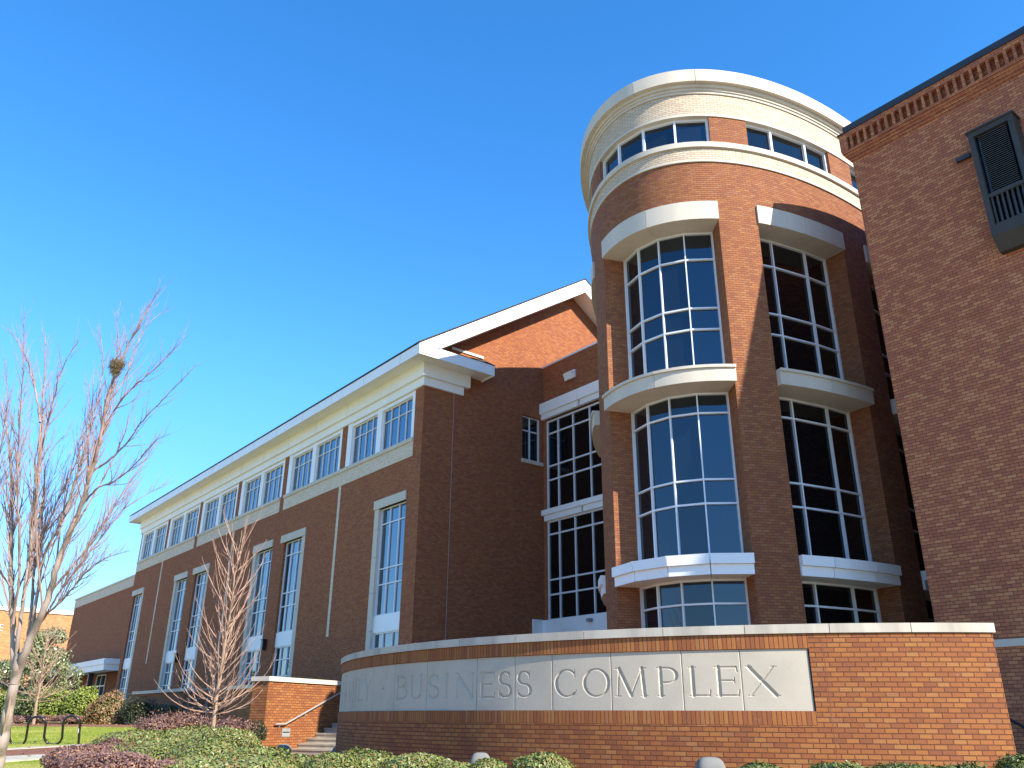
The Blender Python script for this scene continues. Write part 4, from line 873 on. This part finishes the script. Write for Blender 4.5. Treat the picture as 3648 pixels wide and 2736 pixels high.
def big_tree():
    rnd = random.Random(11); zc = 17.0
    base = hit(-20, 2735); 
    t = thing('bare_tree', 'leaning bare winter tree with several upright stems at the left edge', 'tree', (base[0], base[1], base[2]))
    z2 = lambda x, y: (x/1.9845, 1900+y/1.9845); z1 = lambda x, y: (x/1.8433, 1000+y/1.8433)
    limbs = [  # (list of photo points, start radius, end radius, depth drift)
     ([z2(-60, 1800), z2(10, 1500), z2(60, 1250), z2(100, 1060), z2(122, 930), z2(138, 850)], .155, .075, 0, 'trunk'),
     ([z2(105, 1050), z2(95, 900), z2(95, 650), z2(72, 350), z2(80, 60), z1(80, 1450), z1(72, 1200), z1(40, 950), z1(10, 800)], .085, .012, .9),
     ([z2(105, 1060), z2(190, 800), z2(280, 610), z2(350, 430), z2(420, 150), z1(530, 1500), z1(600, 1250), z1(655, 1080), z1(700, 760), z1(770, 590), z1(850, 400), z1(940, 240), z1(1050, 50)], .10, .006, -.3),
     ([z2(100, 950), z2(140, 650), z2(175, 400), z2(210, 150), z1(215, 1560), z1(250, 1300), z1(265, 900), z1(290, 700), z1(300, 340)], .055, .007, .5),
     ([z1(262, 930), z1(235, 700), z1(155, 450), z1(50, 310)], .028, .005, .4),
     ([z1(262, 1150), z1(310, 950), z1(370, 700), z1(430, 520), z1(520, 390)], .026, .005, -.6),
     ([z2(90, 640), z2(150, 250), z1(110, 1300), z1(130, 900), z1(150, 640), z1(160, 330), z1(155, 200)], .035, .005, -.9),
     ([z2(210, 760), z2(265, 420), z2(300, 150), z1(400, 1600), z1(520, 1250), z1(600, 950), z1(640, 800), z1(690, 500), z1(640, 300)], .045, .006, .8),
     ([z2(190, 800), z2(230, 500), z2(240, 200), z1(350, 1500), z1(480, 1250), z1(560, 1000), z1(590, 850), z1(560, 650)], .04, .005, 1.1),
     ([z1(600, 1250), z1(700, 1200), z1(860, 1040), z1(930, 920), z1(1090, 760), z1(1290, 550)], .026, .004, -1.0),
     ([z1(670, 1000), z1(750, 850), z1(840, 720), z1(1000, 600), z1(1160, 430), z1(1230, 360)], .024, .004, -.5),
     ([z1(560, 1450), z1(640, 1350), z1(740, 1330), z1(870, 1230), z1(1000, 1060), z1(1120, 1000)], .025, .004, -.9),
     ([z2(370, 400), z2(470, 280), z2(600, 130), z1(700, 1560), z1(860, 1310), z1(960, 1170), z1(1030, 1060)], .03, .004, .7),
     ([z2(300, 590), z2(420, 500), z2(560, 330), z2(690, 190), z2(900, 125)], .03, .004, -.6),
     ([z2(250, 700), z2(400, 450), z2(480, 330), z2(640, 130), z1(800, 1500), z1(930, 1420), z1(1100, 1330)], .03, .004, .3),
     ([z2(72, 380), z2(30, 300), z2(-60, 200), z1(-60, 1500), z1(10, 1050), z1(60, 800), z1(30, 520)], .03, .004, -.4),
     ([z1(735, 700), z1(775, 560), z1(775, 350), z1(770, 190)], .018, .004, .3),
     ([z1(690, 830), z1(830, 640), z1(870, 480), z1(960, 280), z1(1110, 175)], .02, .004, .6),
     ([z2(160, 480), z2(215, 300), z2(290, 60), z1(280, 1500), z1(300, 1200), z1(350, 1080), z1(430, 1020), z1(480, 930)], .026, .004, 1.2)]
    tr = MB(); cr = MB()
    for i, lb_ in enumerate(limbs):
        pp, r0, r1, dr = lb_[:4]
        n = 10+len(pp)*4; A, tt_ = interp_poly([(a, b, 0) for a, b in pp], n)
        P = np.array([at(a[0]+rnd.gauss(0, 1.2), a[1], zc+dr*(k/(n-1))*1.4+0.04*math.sin(k)) for k, a in enumerate(A)]); rr = [r0+(r1-r0)*(k/(n-1))**.8 for k in range(n)]
        if len(lb_) > 4: tr.tube(P, rr, 14)
        else:
            r0 *= .9; rr = [q*.9 for q in rr]; big = r0 > .036
            k = int(n*.55) if big else 0
            if big: tr.tube(P[:k+1], rr[:k+1], 9, cap=False)
            cr.tube(P[k:], rr[k:], 7, cap=False)
            for _ in range(7 if big else (3 if r0 > .026 else 0)):
                k0 = int(n*rnd.uniform(.12, .6)); Q = [P[k0]]; d = P[min(n-1, k0+2)]-P[k0-1]; d = d/np.linalg.norm(d)+UP*.25+np.array([rnd.gauss(0, .24) for _ in range(3)]); L = rnd.uniform(.55, .95)*float(np.linalg.norm(P[-1]-P[k0]))*.8
                for q_ in range(12):
                    d = d/np.linalg.norm(d)+UP*.07+np.array([rnd.gauss(0, .05) for _ in range(3)]); d /= np.linalg.norm(d); Q.append(Q[-1]+d*L/12)
                rq = [max(.004, min(.022, rr[k0]*.55)*(1-.85*q_/12)) for q_ in range(13)]; Q = np.array(Q)
                cr.tube(Q, rq, 5, cap=False); twigs(cr, Q, rq, rnd, 1, .9, .6, .12, .95)
            if r0 < .026: twigs(cr, P[n//5:], rr[n//5:], rnd, 2, .95, .62, .12, .85)
            else: twigs(cr, P[n//5:], rr[n//5:], rnd, 2, 1.2, .58, .15, .97); twigs(cr, P[n//3:], rr[n//3:], rnd, 1, .8, .65, .14, .8)
    a0, b0 = at(0, 2440, 17-.128), at(36, 2700, 17)
    tr.build('trunk', M['bark'], t, smooth=60); cr.build('crown', M['twig'], t, smooth=60)
    sc_ = MB(); sc_pts = [at(x/3.805, 2300+y/3.805, 16.885) for x, y in ((150, 650), (125, 820), (100, 960), (60, 1110), (40, 1200))]
    sc_.tube(sc_pts, [.012, .030, .034, .026, .008], 6); sc_.build('bark_scar', M['bark2'], t, smooth=60)
big_tree()
# nest
rnd = random.Random(4); nc = at(416, 1300, 17.0-.35)
mb = MB()
for _ in range(700):
    a = rnd.uniform(0, 2*math.pi); h = rnd.uniform(0, 1)**.7; rr = (.035+.115*h)*rnd.uniform(.5, 1.2)*(1+.25*math.sin(2*a+1)); p = nc+np.array([math.cos(a)*rr, math.sin(a)*rr, -.2+.26*h+rnd.gauss(0, .03)])
    d = np.array([-math.sin(a), math.cos(a), rnd.gauss(0, .5)])+np.array([rnd.gauss(0, .5) for _ in range(3)]); d *= rnd.uniform(.06, .2)/np.linalg.norm(d); mb.tube([p-d/2, p+d/2], .0035, 3, cap=False)
setp(mb.build('bird_nest', plain('dry nest straw', (0.36, 0.28, 0.16), 0.95, 0.3, 20), origin=nc), 'straw bird nest high in the bare tree', 'nest')
def sapling(name, label, base_px, top_px, zc, fork, seed, width, nb, r0, bark='bark2', twig='twig2', asc=0.75):
    rnd = random.Random(seed); b = at(*base_px, zc); b[2] = min(b[2], gz(b[0], b[1])); tp = at(*top_px, zc); 
    t = thing(name, label, 'tree', b); H = tp[2]-b[2]
    tr = MB(); cr = MB(); n = 22
    P = np.array([b+(tp-b)*k/(n-1)+RH*rnd.gauss(0, .012)*(k > 3)+FH*rnd.gauss(0, .012)*(k > 3) for k in range(n)]); rr = [max(.006, r0*(1-.9*(k/(n-1)))) for k in range(n)]
    tr.tube(P, rr, 10); tr.build('trunk', M[bark], t, smooth=60)
    for k in range(nb):
        f = fork+(0.93-fork)*(k/nb)**1.75; i = f*(n-1); j = int(i); p0 = P[j]+(P[min(j+1, n-1)]-P[j])*(i-j); g_ = (f-fork)/(1-fork)
        az = k*2.4+rnd.uniform(-.5, .5); hd = RH*math.cos(az)+FH*math.sin(az)*.9
        L = width*(.92-.28*g_)*rnd.uniform(.7, 1.12); d = hd+UP*(rnd.uniform(-.05, .7) if g_ < .15 else rnd.uniform(.5, 1.1)+g_*.7); d /= np.linalg.norm(d); Q = [p0]; m = 10
        for q_ in range(m):
            d = d+UP*asc*(.17 if g_ < .2 else .09)*(q_/m+.25)+np.array([rnd.gauss(0, .045) for _ in range(3)]); d /= np.linalg.norm(d); Q.append(Q[-1]+d*L/m)
        ra = [max(.0032, .017*(L/width)**.7*(1-.85*q_/m)) for q_ in range(m+1)]
        cr.tube(Q, ra, 5, cap=False); twigs(cr, np.array(Q), ra, rnd, 0, L*.36, .55, .10, .62)
    cr.build('crown', M[twig], t, smooth=60)
sapling('young_tree', 'slender bare young tree with tan upswept branches before the hall', (752, 2600), (862, 1890), 20.0, .235, 5, 1.9, 78, .062, asc=1.05)
sapling('young_tree', 'small bare tree in front of the glossy magnolia', (135, 2500), (178, 2215), 36.0, .22, 8, 2.3, 46, .07)
# magnolia
def magnolia(px, py, zc, wpx, hpx, label, seed, n):
    rnd = random.Random(seed); c = at(px, py, zc); k = zc/F_PX; rx, rz = wpx/2*k, hpx/2*k; g = gz(c[0], c[1])
    t = thing('evergreen_tree', label, 'tree', (c[0], c[1], g), None)
    mb = MB(); top = c+UP*rz*.8; mb.tube([np.array([c[0], c[1], g-.2]), c, top], [.12, .09, .02], 8)
    cl = []
    for _ in range(46):
        h = rnd.uniform(-1, .95); a = rnd.uniform(0, 2*math.pi); q_ = math.sqrt(max(0, 1-max(h, -.2)**2))*rnd.uniform(.45, 1); p = c+RH*math.cos(a)*rx*q_+FH*math.sin(a)*rx*q_+UP*h*rz; cl.append(p)
        mb.tube([np.array([c[0], c[1], p[2]-.5*rx*.5]), p], [.03, .01], 4, cap=False)
    mb.build('trunk', M['bark'], t)
    lf = MB(); P = []; Nn = []
    for p in cl:
        for _ in range(n//46):
            d = np.array([rnd.gauss(0, 1), rnd.gauss(0, 1), rnd.gauss(0, 1)]); d /= np.linalg.norm(d); P.append(p+d*rx*.34*rnd.uniform(.3, 1.1)); Nn.append(d+UP*.4)
    leafs(lf, P, Nn, .19, rnd, .42); lf.build('crown', M['l_mag'], t)
magnolia(155, 2385, 44, 175, 250, 'glossy leaved magnolia beside the white entrance canopy', 31, 13000)
magnolia(15, 2440, 46, 120, 150, 'low glossy magnolia behind the leaning trunk', 32, 6000)
magnolia(230, 2440, 48, 110, 150, 'dark shaded evergreen under the entrance canopy', 33, 2200)
# grass blades on the lawn
rnd = random.Random(9); mb = MB()
for _ in range(26000):
    f = rnd.uniform(14, 35.5); l = rnd.uniform(-24, -10.5); p = fl(f, l, .018)
    h = rnd.uniform(.025, .06); a = np.array([rnd.gauss(0, 1), rnd.gauss(0, 1), 0]); a /= np.linalg.norm(a); i = len(mb.v)
    mb.v += [p-a*.006, p+a*.006, p+UP*h+np.array([rnd.gauss(0, .02), rnd.gauss(0, .02), 0])]; mb.f.append((i, i+1, i+2)); mb.uv += [(0, 0)]*3; mb.mi.append(0)
M['blade'] = leafmat('grass blade', [(0.18, 0.26, 0.035), (0.28, 0.34, 0.06), (0.44, 0.41, 0.15), (0.22, 0.30, 0.045)], 0.7, 0.2)
setp(mb.build('grass', M['blade']), 'short mixed green and straw grass blades of the lawn', 'grass', kind='stuff')

# fallen leaves
rnd = random.Random(21); mb = MB(); P = []; Nn = []
for _ in range(420):
    f, l = (rnd.uniform(14, 35), rnd.uniform(-24, -10.5)) if rnd.random() < .6 else (rnd.uniform(35.6, 38), rnd.uniform(-24, -10))
    P.append(fl(f, l, .07)); Nn.append(np.array([0, 0, 1.6]))
leafs(mb, P, Nn, .11, rnd, .6)
M['dry'] = leafmat('dry fallen leaf', [(0.22, 0.11, 0.05), (0.32, 0.18, 0.08), (0.15, 0.08, 0.04)], 0.8, 0.2)
setp(mb.build('fallen_leaves', M['dry']), 'dry brown leaves scattered over the lawn and path', 'leaves', kind='stuff')
